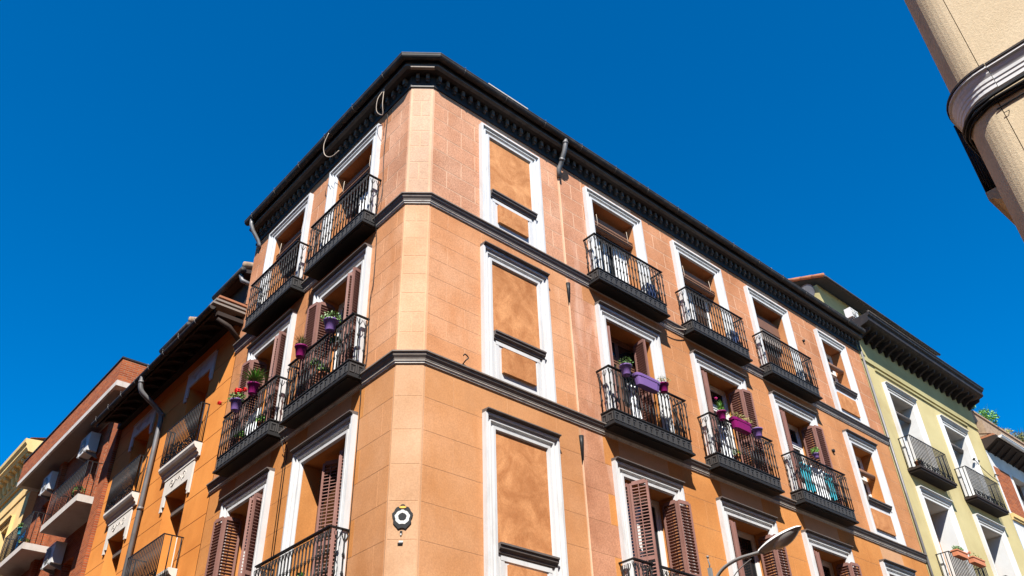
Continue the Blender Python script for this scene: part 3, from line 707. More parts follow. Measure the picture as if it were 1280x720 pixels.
# street lamp bracketed off the right facade
UX = 5.96
sl = empty('street_lamp', 'grey street lamp on a curved arm reaching out from the right facade', 'street lamp', FM('R') @ T((UX, 0, 5.0)))
LM = FM('R') @ T((UX, 0, 0))
mb = MB(); mb.tube(crv([(0, -.02, 5.35), (0, -.25, 5.45), (0, -.45, 5.75), (0, -.60, 6.12), (0, -.82, 6.33), (0, -1.15, 6.42), (0, -1.50, 6.42), (0, -1.74, 6.41)]), .03, 10); mb.build('lamp_arm', 'lampgrey', LM, sl)
mb = MB(); mb.tube(crv([(.02, -.55, 5.6), (.02, -.80, 5.95), (.015, -1.10, 6.22), (.01, -1.45, 6.36)]), .009, 6); mb.build('stay_rod', 'lampgrey', LM, sl)
def shell(mb, y0, y1, zf, wmax, hmax, up_, n=14, m=10, mi=0):
    vs = []
    for i in range(n+1):
        t = i/n; y = y0+(y1-y0)*t; w_ = wmax*(math.sin(PI*min(1, (t*.86+.10)))**.62 if t < 1 else 0.02); h = hmax*(math.sin(PI*min(1, t*.80+.16))**.7 if t < 1 else .02)
        if i == n: w_ = .01; h = .005
        for k in range(m+1):
            a = PI*k/m; vs.append((w_*math.cos(a), y, zf(t)+up_*h*math.sin(a)))
    fs = [(i*(m+1)+k, i*(m+1)+k+1, (i+1)*(m+1)+k+1, (i+1)*(m+1)+k) for i in range(n) for k in range(m)]
    fs += [tuple(range(m+1))]
    mb.add(vs, fs, mi, True)
zf = lambda t: 6.41+.20*t
mb = MB(); shell(mb, -1.66, -2.52, zf, .165, .085, 1); mb.build('lamp_shell', 'lampwhite', LM, sl)
mb = MB(); shell(mb, -1.68, -2.49, lambda t: zf(t)-.004, .152, .055, -1); mb.build('lamp_underside', 'lampgrey', LM, sl)
mb = MB(); shell(mb, -1.95, -2.46, lambda t: 6.405+.04+.16*t, .138, .125, -1); mb.build('lamp_bowl', 'lampglass', LM, sl)
mb = MB(); mb.box(-.06, .06, -.04, -.012, 5.2, 5.55); mb.build('wall_plate', 'lampgrey', LM, sl)
mb = MB(); mb.box(-.03, .03, -.60, -.54, 6.24, 6.43); mb.tube([(0, -.57, 6.43), (.01, -.575, 6.50), (-.01, -.57, 6.56), (0, -.57, 6.62)], [.012, .016, .010, .014], 6); mb.tube([(0, -.57, 6.61), (-.01, -.57, 6.65)], .025, 6)
mb.build('junction_box', 'lampgrey', LM, sl)

# ================================================================== POTS, PLANTS, LAUNDRY
def leafball(mb, c, rx, ry, rz, n, s=.022, mi=0, seed=1, up_=False):
    rd = random.Random(seed)
    for _ in range(n):
        while True:
            p = Vector((rd.uniform(-1, 1), rd.uniform(-1, 1), rd.uniform(-1, 1)))
            if p.length < 1: break
        p = Vector((c[0]+p.x*rx, c[1]+p.y*ry, c[2]+p.z*rz)); a = Vector((rd.gauss(0, 1), rd.gauss(0, 1), rd.gauss(0, 1))).normalized(); b = a.orthogonal().normalized()
        q = s*rd.uniform(.6, 1.4); mb.add([p-a*q, p+b*q*.45, p+a*q, p-b*q*.45], [(0, 1, 2, 3)], mi)
def blades(mb, c, n, L, spread, w_=.012, mi=0, seed=1):
    rd = random.Random(seed)
    for _ in range(n):
        a = rd.uniform(0, 2*PI); s = rd.uniform(.2, 1)*spread; l = L*rd.uniform(.6, 1.1); d = Vector((math.cos(a), math.sin(a), 0)); e = Vector((-d.y, d.x, 0))
        P = [Vector(c)+d*s*l*t**1.6+Vector((0, 0, l*(t-.55*s*t*t))) for t in (0, .35, .7, 1)]
        W_ = [w_*.7, w_, w_*.8, .001]
        vs = []
        for p, ww in zip(P, W_): vs += [p-e*ww, p+e*ww]
        mb.add(vs, [(0, 1, 3, 2), (2, 3, 5, 4), (4, 5, 7, 6)], mi)
def pot(F, x, z, m, label, kind='round', plant='bush', r=.095, h=.19, D=.43, seed=1, lw=.62, flowers=None, leafmat='leaf', D0=None):
    """flower pot hooked over the handrail; z is the rim height."""
    B_ = FM(F) @ T((x, -D, z)); root = empty('flower_pot' if kind == 'round' else 'planter', label, 'flower pot' if kind == 'round' else 'planter', B_)
    mb = MB()
    if kind == 'round':
        mb.lathe([(r*.66, -h), (r*.70, -h+.01), (r*.93, -.035), (r*1.02, -.033), (r*1.10, -.012), (r*1.12, 0), (r*1.02, 0), (r*.95, -.03), (r*.9, -.04)], 0, 0, 18)
        mb.box(-.018, .018, r*.9, r*.9+.05, -.012, .0)
    else:
        L2 = lw/2
        pr = [(.70, -.235), (.74, -.23), (.92, -.06), (1.0, -.055), (1.04, -.015), (1.04, 0), (.97, 0), (.93, -.03)]
        vs = []; n = 20
        for s, zz in pr:
            for k in range(n):
                t = 2*PI*k/n; cx_, cy_ = math.cos(t), math.sin(t)
                q = (abs(cx_)**5+abs(cy_)**5)**(-1/5)
                vs.append((s**.6*L2*cx_*q, s*.095*cy_*q, zz))
        mb.add(vs, [(i*n+k, i*n+(k+1) % n, (i+1)*n+(k+1) % n, (i+1)*n+k) for i in range(len(pr)-1) for k in range(n)]+[tuple(range(n))[::-1], tuple((len(pr)-1)*n+k for k in range(n))])
        for i in range(7): mb.box(-L2*.7+i*L2*.233-.012, -L2*.7+i*L2*.233+.012, -.096, -.085, -.06, -.045)
    mb.build('pot', m, B_, root)
    mb = MB(); w_ = r if kind == 'round' else lw/2
    if plant == 'bush': leafball(mb, (0, 0, .06), w_*1.5, r*1.5, .11, 240 if kind == 'round' else 380, .026, seed=seed)
    elif plant == 'fern': blades(mb, (0, 0, -.02), 150, .42, 1.0, .013, seed=seed)
    elif plant == 'grass': leafball(mb, (0, 0, .03), r*1.1, r, .05, 90, .022, seed=seed+9); blades(mb, (0, 0, -.02), 90, .30, .7, .005, seed=seed)
    elif plant == 'low': leafball(mb, (0, 0, .0), w_*.95, r*.95, .055, 110, .022, seed=seed)
    mb.build('foliage', leafmat, B_, root)
    if flowers:
        fm, pts, fr = flowers; st = MB()
        for p in pts:
            fb = MB(); leafball(fb, p, fr, fr, fr*.85, 60, fr*.45, seed=seed+3); fb.build('flower', fm, B_, root)
            st.tube([(0, 0, 0), (p[0]*.6, p[1]*.6, p[2]*.55+.02), p], .0035, 4)
        st.build('stem', 'leaf', B_, root)
    return root
pot('R', 4.50, 10.13, 'lav', 'lavender round pot with leafy plant on the first third floor balcony of the right facade', seed=3, r=.115, h=.21, leafmat='leaf')
pot('R', 5.09, 10.06, 'lav', 'long lavender planter hung on the balcony rail between two round pots', kind='box', plant='low', seed=4, lw=.70, leafmat='olive')
pot('R', 5.62, 10.12, 'mag', 'magenta round pot with small yellow flowers right of the lavender planter', seed=5, r=.105, leafmat='olive', flowers=('yellowflower', [(.06, 0, .12), (-.04, .02, .11), (.10, -.02, .07)], .022))
pot('R', 7.52, 10.11, 'mag', 'magenta round pot with grassy plant and one pink bloom on the middle balcony', plant='grass', seed=6, r=.10, leafmat='fern', flowers=('pinkflower', [(-.10, 0, .30)], .03))
pot('R', 8.18, 10.09, 'mag', 'long magenta planter with dry olive sprigs on the middle balcony rail', kind='box', seed=7, lw=.66, leafmat='dry')
pot('R', 8.80, 10.09, 'lav', 'lavender round pot hung just right of the magenta planter', plant='low', seed=8, r=.115, leafmat='olive')
pot('L', -1.50, 10.14, 'lav', 'lavender round pot with trailing plant on the left facade balcony nearest the corner', seed=9, r=.12, h=.22, leafmat='leaf')
pot('L', -2.52, 10.10, 'mag', 'magenta round pot with sparse sprigs at the left end of the balcony nearest the corner', plant='grass', seed=10, r=.11, h=.22, leafmat='olive')
pot('L', -4.36, 10.14, 'mag', 'magenta round pot with a full bright fern on the left facade balcony', plant='fern', seed=11, r=.115, h=.22, leafmat='fern')
pot('L', -5.06, 10.08, 'lav', 'lavender round pot with red geraniums left of the fern', seed=12, r=.12, h=.23, leafmat='leaf', flowers=('redflower', [(-.02, -.02, .24), (.08, 0, .19), (-.10, .02, .19), (.04, -.04, .17), (.33, 0, .10), (-.70, -.06, .22)], .05))
for x, z, sd, lb in ((-1.62, 9.78, 21, 'terracotta pot hung inside the railing below the trailing lavender pot'), (-2.25, 9.62, 22, 'terracotta pot hung low inside the railing near the magenta pot'), (-1.95, 9.35, 23, 'small terracotta pot standing low behind the balusters')):
    pot('L', x, z, 'terra', lb, seed=sd, r=.07, h=.12, D=.24)
for F, x, z, sd, lb in (('L', -5.1, 9.32, 31, 'little green plant at the floor of the fern balcony'), ('L', -4.2, 9.30, 32, 'pale leafy pot on the floor of the fern balcony'), ('R', 8.1, 9.32, 33, 'little leafy pot on the floor of the middle balcony'), ('R', 11.25, 10.22, 34, 'tall sprigs in a pot at the top of the laundry balcony rail')):
    pot(F, x, z, 'terra' if sd != 34 else 'lav', lb, seed=sd, r=.07, h=.12, D=.22 if sd != 34 else .40, leafmat='fern')
mb = MB(); leafball(mb, (0, 0, .05), .10, .08, .12, 90, .03, seed=41); blades(mb, (0, 0, -.05), 8, .25, .3, .03, seed=2)
tagged(mb, 'cactus', 'fern', FM('L') @ T((-2.0, -.2, 5.72)), 'green succulent on the lowest left balcony behind the balusters', 'plant')
def cloth(F, a, b, z0, z1, m, label, D=.22, seed=1):
    mb = MB(); rd = random.Random(seed); n, k = 14, 6
    vs = [(a+(b-a)*i/n+.02*math.sin(j*1.3+seed), -D+.025*math.sin(i*1.4+seed)+.012*math.sin(j*1.1+i*.3), z1-(z1-z0)*j/k*(1+.05*math.sin(i*.9))) for j in range(k+1) for i in range(n+1)]
    fs = [(j*(n+1)+i, j*(n+1)+i+1, (j+1)*(n+1)+i+1, (j+1)*(n+1)+i) for j in range(k) for i in range(n)]
    vs2 = [(x, y+.008, z) for x, y, z in vs]; mb.add(vs, [f[::-1] for f in fs], 0, True); mb.add(vs2, fs, 0, True)
    tagged(mb, 'hanging_cloth', m, FM(F), label, 'laundry')
cloth('R', 10.75, 11.15, 9.25, 9.95, 'cloth_blue', 'turquoise cloth drying at the left behind the third balcony rail', seed=1)
cloth('R', 11.17, 11.75, 9.20, 9.97, 'cloth_white', 'white cloth drying between two turquoise cloths', seed=2)
cloth('R', 11.78, 12.05, 9.30, 9.95, 'cloth_blue', 'turquoise cloth drying at the right behind the third balcony rail', seed=3)
cloth('R', 5.85, 6.15, 12.55, 12.95, 'cloth_navy', 'dark blue and white cloth at the right end of the first top floor balcony', seed=4)
cloth('R', 8.95, 9.20, 12.52, 12.92, 'cloth_navy', 'dark blue cloth at the right end of the second top floor balcony', seed=5)
cloth('R', 4.75, 5.05, 9.2, 9.95, 'cloth_white', 'pale green white cloth hanging behind the lavender planter balcony', seed=6)
cloth('R', 7.65, 7.98, 9.2, 9.95, 'cloth_white', 'pale sheet hanging behind the magenta pot balcony rail', seed=7)
cloth('L', -4.9, -4.35, 9.2, 9.7, 'cloth_white', 'pale bundled cloth behind the fern balcony rail', seed=8)

# ================================================================== GREEN BUILDING (right)
GX0, GX1 = 16.44, 24.36
gb = empty('green_building', 'yellow green plastered house with white deep window reveals next to the salmon building', 'building', FM('R') @ T((20, 0, 0)))
gcols = [(17.62, 19.10), (21.18, 22.70)]; gtops = {4: 14.22, 3: 10.80, 2: 7.38}; gfl = {4: 11.68, 3: 8.22, 2: 4.8}
gh = [(a, b, gfl[s], gtops[s]) for a, b in gcols for s in (4, 3, 2)]
wall(GX0, GX1, .1, 15.05, gh, .55).build('wall', 'green', FM('R'), gb)
mb = MB(); mb.box(GX0, GX1, -.02, .2, 15.05, 15.95); mb.box(GX0, GX1, -.05, 0, 15.02, 15.07); mb.build('frieze', 'greend', FM('R'), gb)
mb = MB(); mb.box(17.17, 23.4, -.045, 0, 14.86, 14.93); mb.build('raised_band', 'greend', FM('R'), gb)
for h in gh:
    a, b, c, d = h; mb = MB(); y0, y1, t = -.001, .55, .008
    mb.quad((a+t, y0, c), (a+t, y0, d-t), (a+t, y1, d-t), (a+t, y1, c)); mb.quad((b-t, y0, d-t), (b-t, y0, c), (b-t, y1, c), (b-t, y1, d-t)); mb.quad((a+t, y0, d-t), (b-t, y0, d-t), (b-t, y1, d-t), (a+t, y1, d-t))
    mb.build('reveal', 'white_plaster', FM('R'), gb)
    surround('R', a, b, c, d, cap=True, parent=gb, m='white_plaster', wd=.24, cm='white_plaster')
    window('R', a+.02, b-.02, c, d-.02, y=.50, frame='tanwood' if d < 12 else 'whitewood', parent=gb, lowpanel=.5)
    if d > 12:
        mb = MB(); mb.tube([(a+.03, .22, d-.42), (b-.03, .22, d-.42)], .085, 10); mb.build('roller_blind', 'sill', FM('R'), gb)
# eaves with carved brackets
mb = MB(); EV = [(-.0, 15.95), (-.12, 15.95), (-.12, 16.03), (-.55, 16.12), (-.62, 16.16), (-.62, 16.30), (-.68, 16.34), (-.70, 16.42), (-.60, 16.42), (0, 16.40)]
def prism(mb, prof, x0, x1, mi=0):
    k = len(prof); vs = [(x, y, z) for x in (x0, x1) for y, z in prof]
    mb.add(vs, [(j, (j+1) % k, k+(j+1) % k, k+j) for j in range(k)]+[tuple(range(k))[::-1], tuple(k+j for j in range(k))], mi)
prism(mb, EV, GX0-.02, GX1+.02); mb.build('cornice', 'cornice', FM('R'), gb)
bk = MB(); prism(bk, [(-.02, .0), (-.02, -.26), (-.10, -.27), (-.16, -.20), (-.30, -.14), (-.46, -.10), (-.50, 0)], -.035, .035); bkm = bk.mesh('bracket', 'timber')
x = GX0+.2
while x < GX1: link('bracket', bkm, FM('R') @ T((x, 0, 16.03)), gb); x += .42
mb = MB(); mb.tube([(GX0, -.67, 16.44), (GX1+.05, -.67, 16.44)], .05, 8); mb.build('gutter', 'gutter', FM('R'), gb)
mb = MB(); mb.tube([(GX0+.06, -.05, 15.9), (GX0+.06, -.05, 4)], .035, 8); mb.build('downpipe', 'zinc', FM('R'), gb)
mb = MB(); mb.box(GX0, GX1, .01, 6.0, 15.96, 16.35); mb.build('roof_slab', 'concrete', FM('R'), gb)
# set back attic storey with tiled roof
mb = MB(); mb.box(17.2, 25.0, 1.0, 5.0, 16.36, 18.80); mb.build('attic_wall', 'greend', FM('R'), gb)
mb = MB(); mb.add([(17.0, .62, 18.85), (25.2, .62, 18.85), (25.2, 3.2, 19.85), (17.0, 3.2, 19.85), (17.0, .62, 18.79), (25.2, .62, 18.79), (25.2, 3.2, 19.79), (17.0, 3.2, 19.79)], [(0, 1, 2, 3), (4, 7, 6, 5), (0, 4, 5, 1), (0, 3, 7, 4), (1, 5, 6, 2)])
mb.build('attic_eaves', 'timber', FM('R'), gb)
tl = MB(); tl.tube([(0, 0, 0), (0, .42, .163)], [.085, .075], 8); tlm = tl.mesh('roof_tile', 'rooftile')
for k in range(6): link('roof_tile', tlm, FM('R') @ T((17.02, .60+k*.41, 18.88+k*.159)), gb)
mb = MB(); mb.tube([(25.2, .56, 18.80), (17.0, .56, 18.80)], .05, 8); mb.build('attic_gutter', 'gutter', FM('R'), gb)
def rail(root, M4, W2, D, z0, h, step=.12, scroll=True, slab=None, slabm='iron', bar=None, sides=3):
    mb = MB(); r = .011
    mb.box(-W2-.012, W2+.012, -D-.012, -D+.012, z0+h, z0+h+.02); mb.box(-W2-.012, -W2+.012, -D+.012, 0, z0+h, z0+h+.02); mb.box(W2-.012, W2+.012, -D+.012, 0, z0+h, z0+h+.02)
    mb.box(-W2, W2, -D-.008, -D+.008, z0+.03, z0+.045)
    if not scroll: mb.box(-W2, -W2+.02, -D-.01, -D+.01, z0, z0+h); mb.box(W2-.02, W2, -D-.01, -D+.01, z0, z0+h)
    if scroll:
        mb.box(-W2, W2, -D-.008, -D+.008, z0+.19, z0+.202); n = round(2*W2/.16)
        for i in range(n):
            cx_ = -W2+(i+.5)*2*W2/n
            pts = [(cx_+.055*math.cos(t)*(1-.12*t/PI), -D, z0+.118+.055*math.sin(t)*(1-.12*t/PI)) for t in [k*PI/5 for k in range(14)]]
            mb.tube(pts, .008, 4, caps=False)
    mb.build('handrail', 'iron', M4, root)
    n = round(2*W2/step)
    for i in range(n+1): link('baluster', bar, M4 @ T((-W2+2*W2*i/n, -D, z0)), root)
    for s in (-1, 1):
        for j in range(sides): link('baluster', bar, M4 @ T((s*W2, -D*(j+.2)/sides, z0)), root)
def sbar(h, r=.0135):
    mb = MB(); mb.tube([(0, 0, 0), (0, 0, h)], r, 5); return mb.mesh('baluster', 'iron')
bar95 = sbar(.95)
for i, (a, b) in enumerate(gcols):
    for s in (4, 3):
        W2 = (b-a)/2+.36; M4 = FM('R') @ T(((a+b)/2-.02, 0, gfl[s]-.06))
        mb = MB(); mb.box(-W2-.03, W2+.03, -.40, 0, -.10, -.03); mb.box(-W2, W2, -.37, 0, -.16, -.10)
        o = mb.build('balcony', 'timber', M4, gb); rail(o, M4, W2, .36, -.03, .95, .105, bar=bar95)
def smallthing(name, m, F, x, y, z, label, cat, fn):
    mb = MB(); fn(mb); return tagged(mb, name, m, FM(F) @ T((x, y, z)), label, cat)
gpt = empty('flower_pot', 'terracotta pot at the left end of the green house upper balcony', 'flower pot', FM('R') @ T((17.62, -.22, 11.65)))
mb = MB(); mb.lathe([(.08, 0), (.12, .2), (.13, .2), (.12, .18)], 0, 0, 12); mb.build('pot', 'terra', FM('R') @ T((17.62, -.22, 11.65)), gpt)
mb = MB(); leafball(mb, (0, 0, .25), .1, .1, .08, 60, .03, seed=5); mb.build('foliage', 'dry', FM('R') @ T((17.62, -.22, 11.65)), gpt)
for k, (xx, L_, mm_, lb) in enumerate(((17.75, .62, 'leaf', 'terracotta window box with green plants on the lower balcony rail of the green house'), (18.75, .72, 'olive', 'terracotta window box with a red bloom right of the green planted box'))):
    B_ = FM('R') @ T((xx, -.44, 9.15)); o = empty('window_box', lb, 'planter', B_)
    mb = MB(); mb.box(-L_/2, L_/2, -.08, .08, -.16, 0); mb.box(-L_/2-.015, L_/2+.015, -.095, .095, -.03, .004); mb.build('box', 'terra', B_, o)
    mb = MB(); leafball(mb, (0, 0, .07), L_/2, .09, .09, 220 if k == 0 else 60, .03, seed=k+60); mb.build('foliage', mm_, B_, o)
    if k: mb = MB(); leafball(mb, (-.3, 0, .12), .05, .05, .04, 40, .02, seed=66); mb.build('flower', 'redflower', B_, o)
acr = empty('air_conditioner', 'white air conditioner on the roof edge where the green house meets the salmon one', 'air conditioner', FM('R') @ T((16.75, .1, 16.62)))
def ac(root, M4, w_=.8, h=.55, d=.3):
    mb = MB(); mb.box(-w_/2, w_/2, -d, 0, 0, h); mb.box(-w_/2+.01, w_/2-.01, -d-.012, -d, h-.06, h-.02)
    mb.build('casing', 'ac', M4, root)
    mb = MB(); n = 20; r = h*.38; cx_ = -w_*.12
    mb.add([(cx_+r*math.cos(2*PI*k/n), -d-.006, h/2+r*math.sin(2*PI*k/n)) for k in range(n)], [tuple(range(n))]); mb.build('fan', 'acdark', M4, root)
    mb = MB()
    for rr in (.25, .5, .75, 1): mb.tube([(cx_+r*rr*math.cos(2*PI*k/16), -d-.014, h/2+r*rr*math.sin(2*PI*k/16)) for k in range(17)], .006, 4, caps=False)
    for k in range(4): mb.tube([(cx_-r*math.cos(PI*k/4), -d-.016, h/2-r*math.sin(PI*k/4)), (cx_+r*math.cos(PI*k/4), -d-.016, h/2+r*math.sin(PI*k/4))], .006, 4)
    mb.build('grille', 'ac', M4, root)
    mb = MB()
    for s in (-1, 1): mb.box(s*w_*.35-.02, s*w_*.35+.02, -d-.05, .1, -.04, 0); mb.add([(s*w_*.35-.015, .1, -.04), (s*w_*.35+.015, .1, -.04), (s*w_*.35+.015, .1, -.16), (s*w_*.35-.015, .1, -.16), (s*w_*.35-.015, -d, -.04), (s*w_*.35+.015, -d, -.04)], [(0, 1, 2, 3), (2, 5, 4, 3), (0, 3, 4), (1, 5, 2)])
    mb.build('bracket', 'lampgrey', M4, root)
ac(acr, FM('R') @ T((16.78, .10, 16.62)), .46, .34, .22)
dish = empty('satellite_dish', 'grey satellite dish on the gable of the attic above the green house', 'satellite dish', FM('R') @ T((17.2, 1.3, 18.5)))
mb = MB(); n = 16
vs = [(0, 0, 0)]+[(-.04, .30*math.cos(2*PI*k/n), .36*math.sin(2*PI*k/n)) for k in range(n)]+[(-.06, .31*math.cos(2*PI*k/n), .37*math.sin(2*PI*k/n)) for k in range(n)]
mb.add(vs, [(0, 1+(k+1) % n, 1+k) for k in range(n)]+[(1+k, 1+(k+1) % n, n+1+(k+1) % n, n+1+k) for k in range(n)]); mb.build('reflector', 'zinc', FM('R') @ T((16.95, 1.3, 18.45)), dish)
mb = MB(); mb.tube([(17.2, 1.3, 18.3), (16.97, 1.3, 18.45)], .02, 6); mb.tube([(16.95, 1.3, 18.1), (16.6, 1.3, 18.4)], .012, 6); mb.build('arm', 'zinc', FM('R'), dish)
mb = MB(); mb.tube([(17.4, 2.6, 19.9), (17.4, 2.6, 20.55)], .045, 8); mb.build('vent_pipe', 'zinc', FM('R'), gb)

# ================================================================== WHITE AND BRICK-RED HOUSE (far right)
wb = empty('white_house', 'white house with brick red panels and a planted roof at the far right edge', 'building', FM('R') @ T((27, 0, 0)))
WX0, WX1 = 24.38, 34.0
wh = [(26.1, 27.4, 11.9+.15, 13.75), (29.0, 30.3, 12.05, 13.75), (26.1, 27.4, 8.6, 10.8)]
wall(WX0, WX1, .1, 14.3, wh, .3).build('wall', 'white_plaster', FM('R'), wb)
for a, b, c, d in wh: window('R', a, b, c, d, y=.25, frame='brownwood', parent=wb)
for a, b in ((24.55, 25.8), (27.7, 28.7)):
    mb = MB(); mb.box(a, b, -.02, 0, 12.05, 13.7); mb.build('brick_red_panel', 'brick', FM('R'), wb)
mb = MB(); mb.box(WX0, WX1, -.10, 0, 11.80, 11.94); mb.box(WX0, WX1, -.06, 0, 11.72, 11.80); mb.build('belt_course', 'yellow', FM('R'), wb)
mb = MB(); prism(mb, [(0, 14.28), (-.52, 14.55), (-.52, 14.68), (0, 14.68)], WX0, WX1); mb.build('eaves', 'timber', FM('R'), wb)
x = WX0+.25
jm = MB(); prism(jm, [(0, 0), (0, -.22), (-.12, -.2), (-.46, .02), (-.46, .06)], -.04, .04); jm = jm.mesh('rafter_end', 'timber')
while x < WX1: link('rafter_end', jm, FM('R') @ T((x, 0, 14.46)), wb); x += .5
mb = MB(); gp2 = [(-.60+.07*math.cos(t), 14.64+.09*math.sin(-t)) for t in [PI*k/8 for k in range(9)]]+[(-.655, 14.645), (-.545, 14.645)]
prism(mb, gp2, WX0+.1, WX1); mb.tube([(WX0+.1, -.675, 14.65), (WX1, -.675, 14.65)], .014, 6); mb.build('gutter', 'beigetrim', FM('R'), wb)
mb = MB(); mb.box(WX0, WX1, -.45, 5, 14.69, 14.76); mb.add([(WX0, -.4, 14.77), (WX1, -.4, 14.77), (WX1, 3, 16.0), (WX0, 3, 16.0)], [(0, 1, 2, 3)]); mb.build('roof', 'rooftile', FM('R'), wb)
mb = MB(); mb.box(24.40, 24.62, -.25, 1.5, 14.78, 15.35); mb.box(24.42, 24.60, .0, 1.4, 15.35, 16.1); mb.build('rubble_wall', 'rubble', FM('R'), wb)
mb = MB(); mb.box(24.65, 33.5, .02, .5, 14.77, 15.85); mb.box(24.65, 33.5, -.02, .54, 15.85, 15.93); mb.build('roof_planter', 'rubble', FM('R'), wb)
for k, (xx, yy, zz, r_, nn, mm_, lb) in enumerate(((24.9, .1, 16.25, .22, 260, 'fern', 'bright green tuft growing at the top of the rubble wall'), (26.5, .2, 16.25, .48, 900, 'fern', 'leafy green bush on the roof nearest the green house'),
        (28.2, .2, 16.1, .32, 300, 'dry', 'thin dry plant on the roof between two bushes'), (29.7, .2, 16.25, .48, 800, 'olive', 'olive bush on the roof above the white gutter'), (31.1, .2, 16.2, .42, 500, 'dry', 'dry yellowish bush at the right edge of the planted roof'))):
    mb = MB(); leafball(mb, (0, 0, 0), r_*1.2, r_*.9, r_*.75, nn, .05, seed=80+k); blades(mb, (0, 0, -r_*.6), 40, r_*1.9, .7, .012, seed=k)
    tagged(mb, 'rooftop_bush', mm_, FM('R') @ T((xx, yy, zz)), lb, 'plant')
mb = MB(); mb.tube([(22.9, -.55, 12.72), (22.95, -.45, 12.80), (23.3, -.3, 12.86)], .02, 6); mb.tube(sag((22.6, -.10, 13.4), (24.4, -.05, 13.05), .1), .012, 5); mb.tube([(22.60, -.08, 13.40), (22.62, -.12, 13.36)], .05, 8); mb.tube([(22.95, -.08, 13.42), (22.97, -.12, 13.38)], .045, 8)
tagged(mb, 'cable', 'cable', FM('R'), 'dark cable with two junction knobs strung beside the right window of the green house', 'cable')

# ================================================================== OCHRE BUILDING (left)
ob = empty('ochre_building', 'bright ochre orange house with dark timber eaves left of the corner building', 'building', FM('L') @ T((-10.3, 0, 0)))
OX0, OX1 = -14.0, -6.64
ocols = [(-9.14, -7.93), (-12.62, -11.45)]; otop = {3: 12.32, 2: 9.50, 1: 6.7}; ofl = {3: 10.28, 2: 7.15, 1: 4.4}
oh = [(a, b, ofl[s], otop[s]) for a, b in ocols for s in (3, 2, 1)]
wall(OX0, OX1, .1, 13.5, oh, .45).build('wall', 'ochrej', FM('L'), ob)
blocks('L', OX0, OX1, 3.2, 13.45, .635, None, oh, 'ochre', .016, hide=0.0)
for b_ in BLK: pass
emit_blocks(ob, 290, 'wall_band')
# strips closing the gaps between the bands and the tops of the openings
for a, b, c, d in oh:
    mb = MB(); y0, y1, t = -.006, .45, .006
    mb.quad((a+t, y0, c), (a+t, y0, d-t), (a+t, y1, d-t), (a+t, y1, c)); mb.quad((b-t, y0, d-t), (b-t, y0, c), (b-t, y1, c), (b-t, y1, d-t)); mb.quad((a+t, y0, d-t), (b-t, y0, d-t), (b-t, y1, d-t), (a+t, y1, d-t))
    mb.build('reveal', 'ochre', FM('L'), ob)
    k = math.ceil((d-3.2-1e-6)/(10.25/16)); ztop = 3.2+k*10.25/16
    mb = MB(); mb.box(a-.004, b+.004, -.0055, .03, d, ztop-.008); mb.build('wall_band', 'ochre', FM('L'), ob)
    window('L', a+.02, b-.02, c, d-.02, y=.40, frame='whitewood', parent=ob, lowpanel=.5)
    if d < 12: mb = MB(); mb.box(a+.02, b-.02, .16, .22, d-.45, d-.33); mb.build('awning_box', 'sill', FM('L'), ob)
    # relief lintel with tails
    mb = MB(); z = d; H = .40; w0 = .17
    mb.box(a-w0, b+w0, -.05, -.013, z, z+H); mb.box(a-w0, a, -.05, -.013, z-.26, z); mb.box(b, b+w0, -.05, -.013, z-.26, z)
    mb.box(a-w0, a-.06, -.05, -.013, z-.36, z-.26); mb.box(b+.06, b+w0, -.05, -.013, z-.36, z-.26)
    mb.box(a-w0-.02, b+w0+.02, -.065, -.013, z+H, z+H+.03)
    for s in (-1, 1):
        cx_ = (a+b)/2+s*.32
        mb.tube([(cx_+s*.11*math.cos(t)*(1-.09*t), -.056, z+.2+.11*math.sin(t)*(1-.09*t)) for t in [k*.5 for k in range(18)]], .006, 4)
        mb.tube([(cx_-s*.05, -.056, z+.1), (cx_-s*.22, -.056, z+.26), (cx_-s*.30, -.056, z+.2)], .006, 4)
    mb.build('relief_lintel', 'relief', FM('L'), ob)
    if d < 12:
        mb = MB(); prism(mb, [(-.013, z+.44), (-.05, z+.44), (-.06, z+.50), (-.10, z+.53), (-.11, z+.58), (-.17, z+.62), (-.20, z+.68), (-.20, z+.74), (-.013, z+.74)], a-.36, b+.36); mb.build('balcony_moulding', 'relief', FM('L'), ob)
bar90 = sbar(.92)
for i, (a, b) in enumerate(ocols):
    for s, D, ex in ((3, .20, .32), (2, .42, .34)):
        W2 = (b-a)/2+ex; M4 = FM('L') @ T(((a+b)/2, 0, ofl[s]))
        mb = MB(); mb.box(-W2, W2, -D, 0, -.03, .01); o = mb.build('balcony', 'iron', M4, ob); rail(o, M4, W2, D, .01, .92, .095, bar=bar90, sides=2)
# eaves: boards on rafters, gutter, tiles
mb = MB(); mb.add([(OX0, .0, 13.42), (OX1, .0, 13.42), (OX1, -.80, 13.06), (OX0, -.80, 13.06), (OX0, .0, 13.47), (OX1, .0, 13.47), (OX1, -.80, 13.11), (OX0, -.80, 13.11)], [(0, 1, 2, 3), (4, 7, 6, 5), (3, 2, 6, 7), (1, 5, 6, 2), (0, 3, 7, 4)])
mb.box(OX0, OX1, -.70, -.66, 12.98, 13.10); mb.box(OX0, OX1, -.16, -.0, 13.12, 13.38); mb.build('eaves', 'timber', FM('L'), ob)
rf = MB(); prism(rf, [(0, 0), (0, -.20), (-.14, -.24), (-.40, -.26), (-.62, -.37), (-.66, -.30), (-.68, -.31)], -.06, .06); rfm = rf.mesh('rafter_end', 'timber')
x = OX0+.3
while x < OX1-.1: link('rafter_end', rfm, FM('L') @ T((x, 0, 13.41)), ob); x += .52
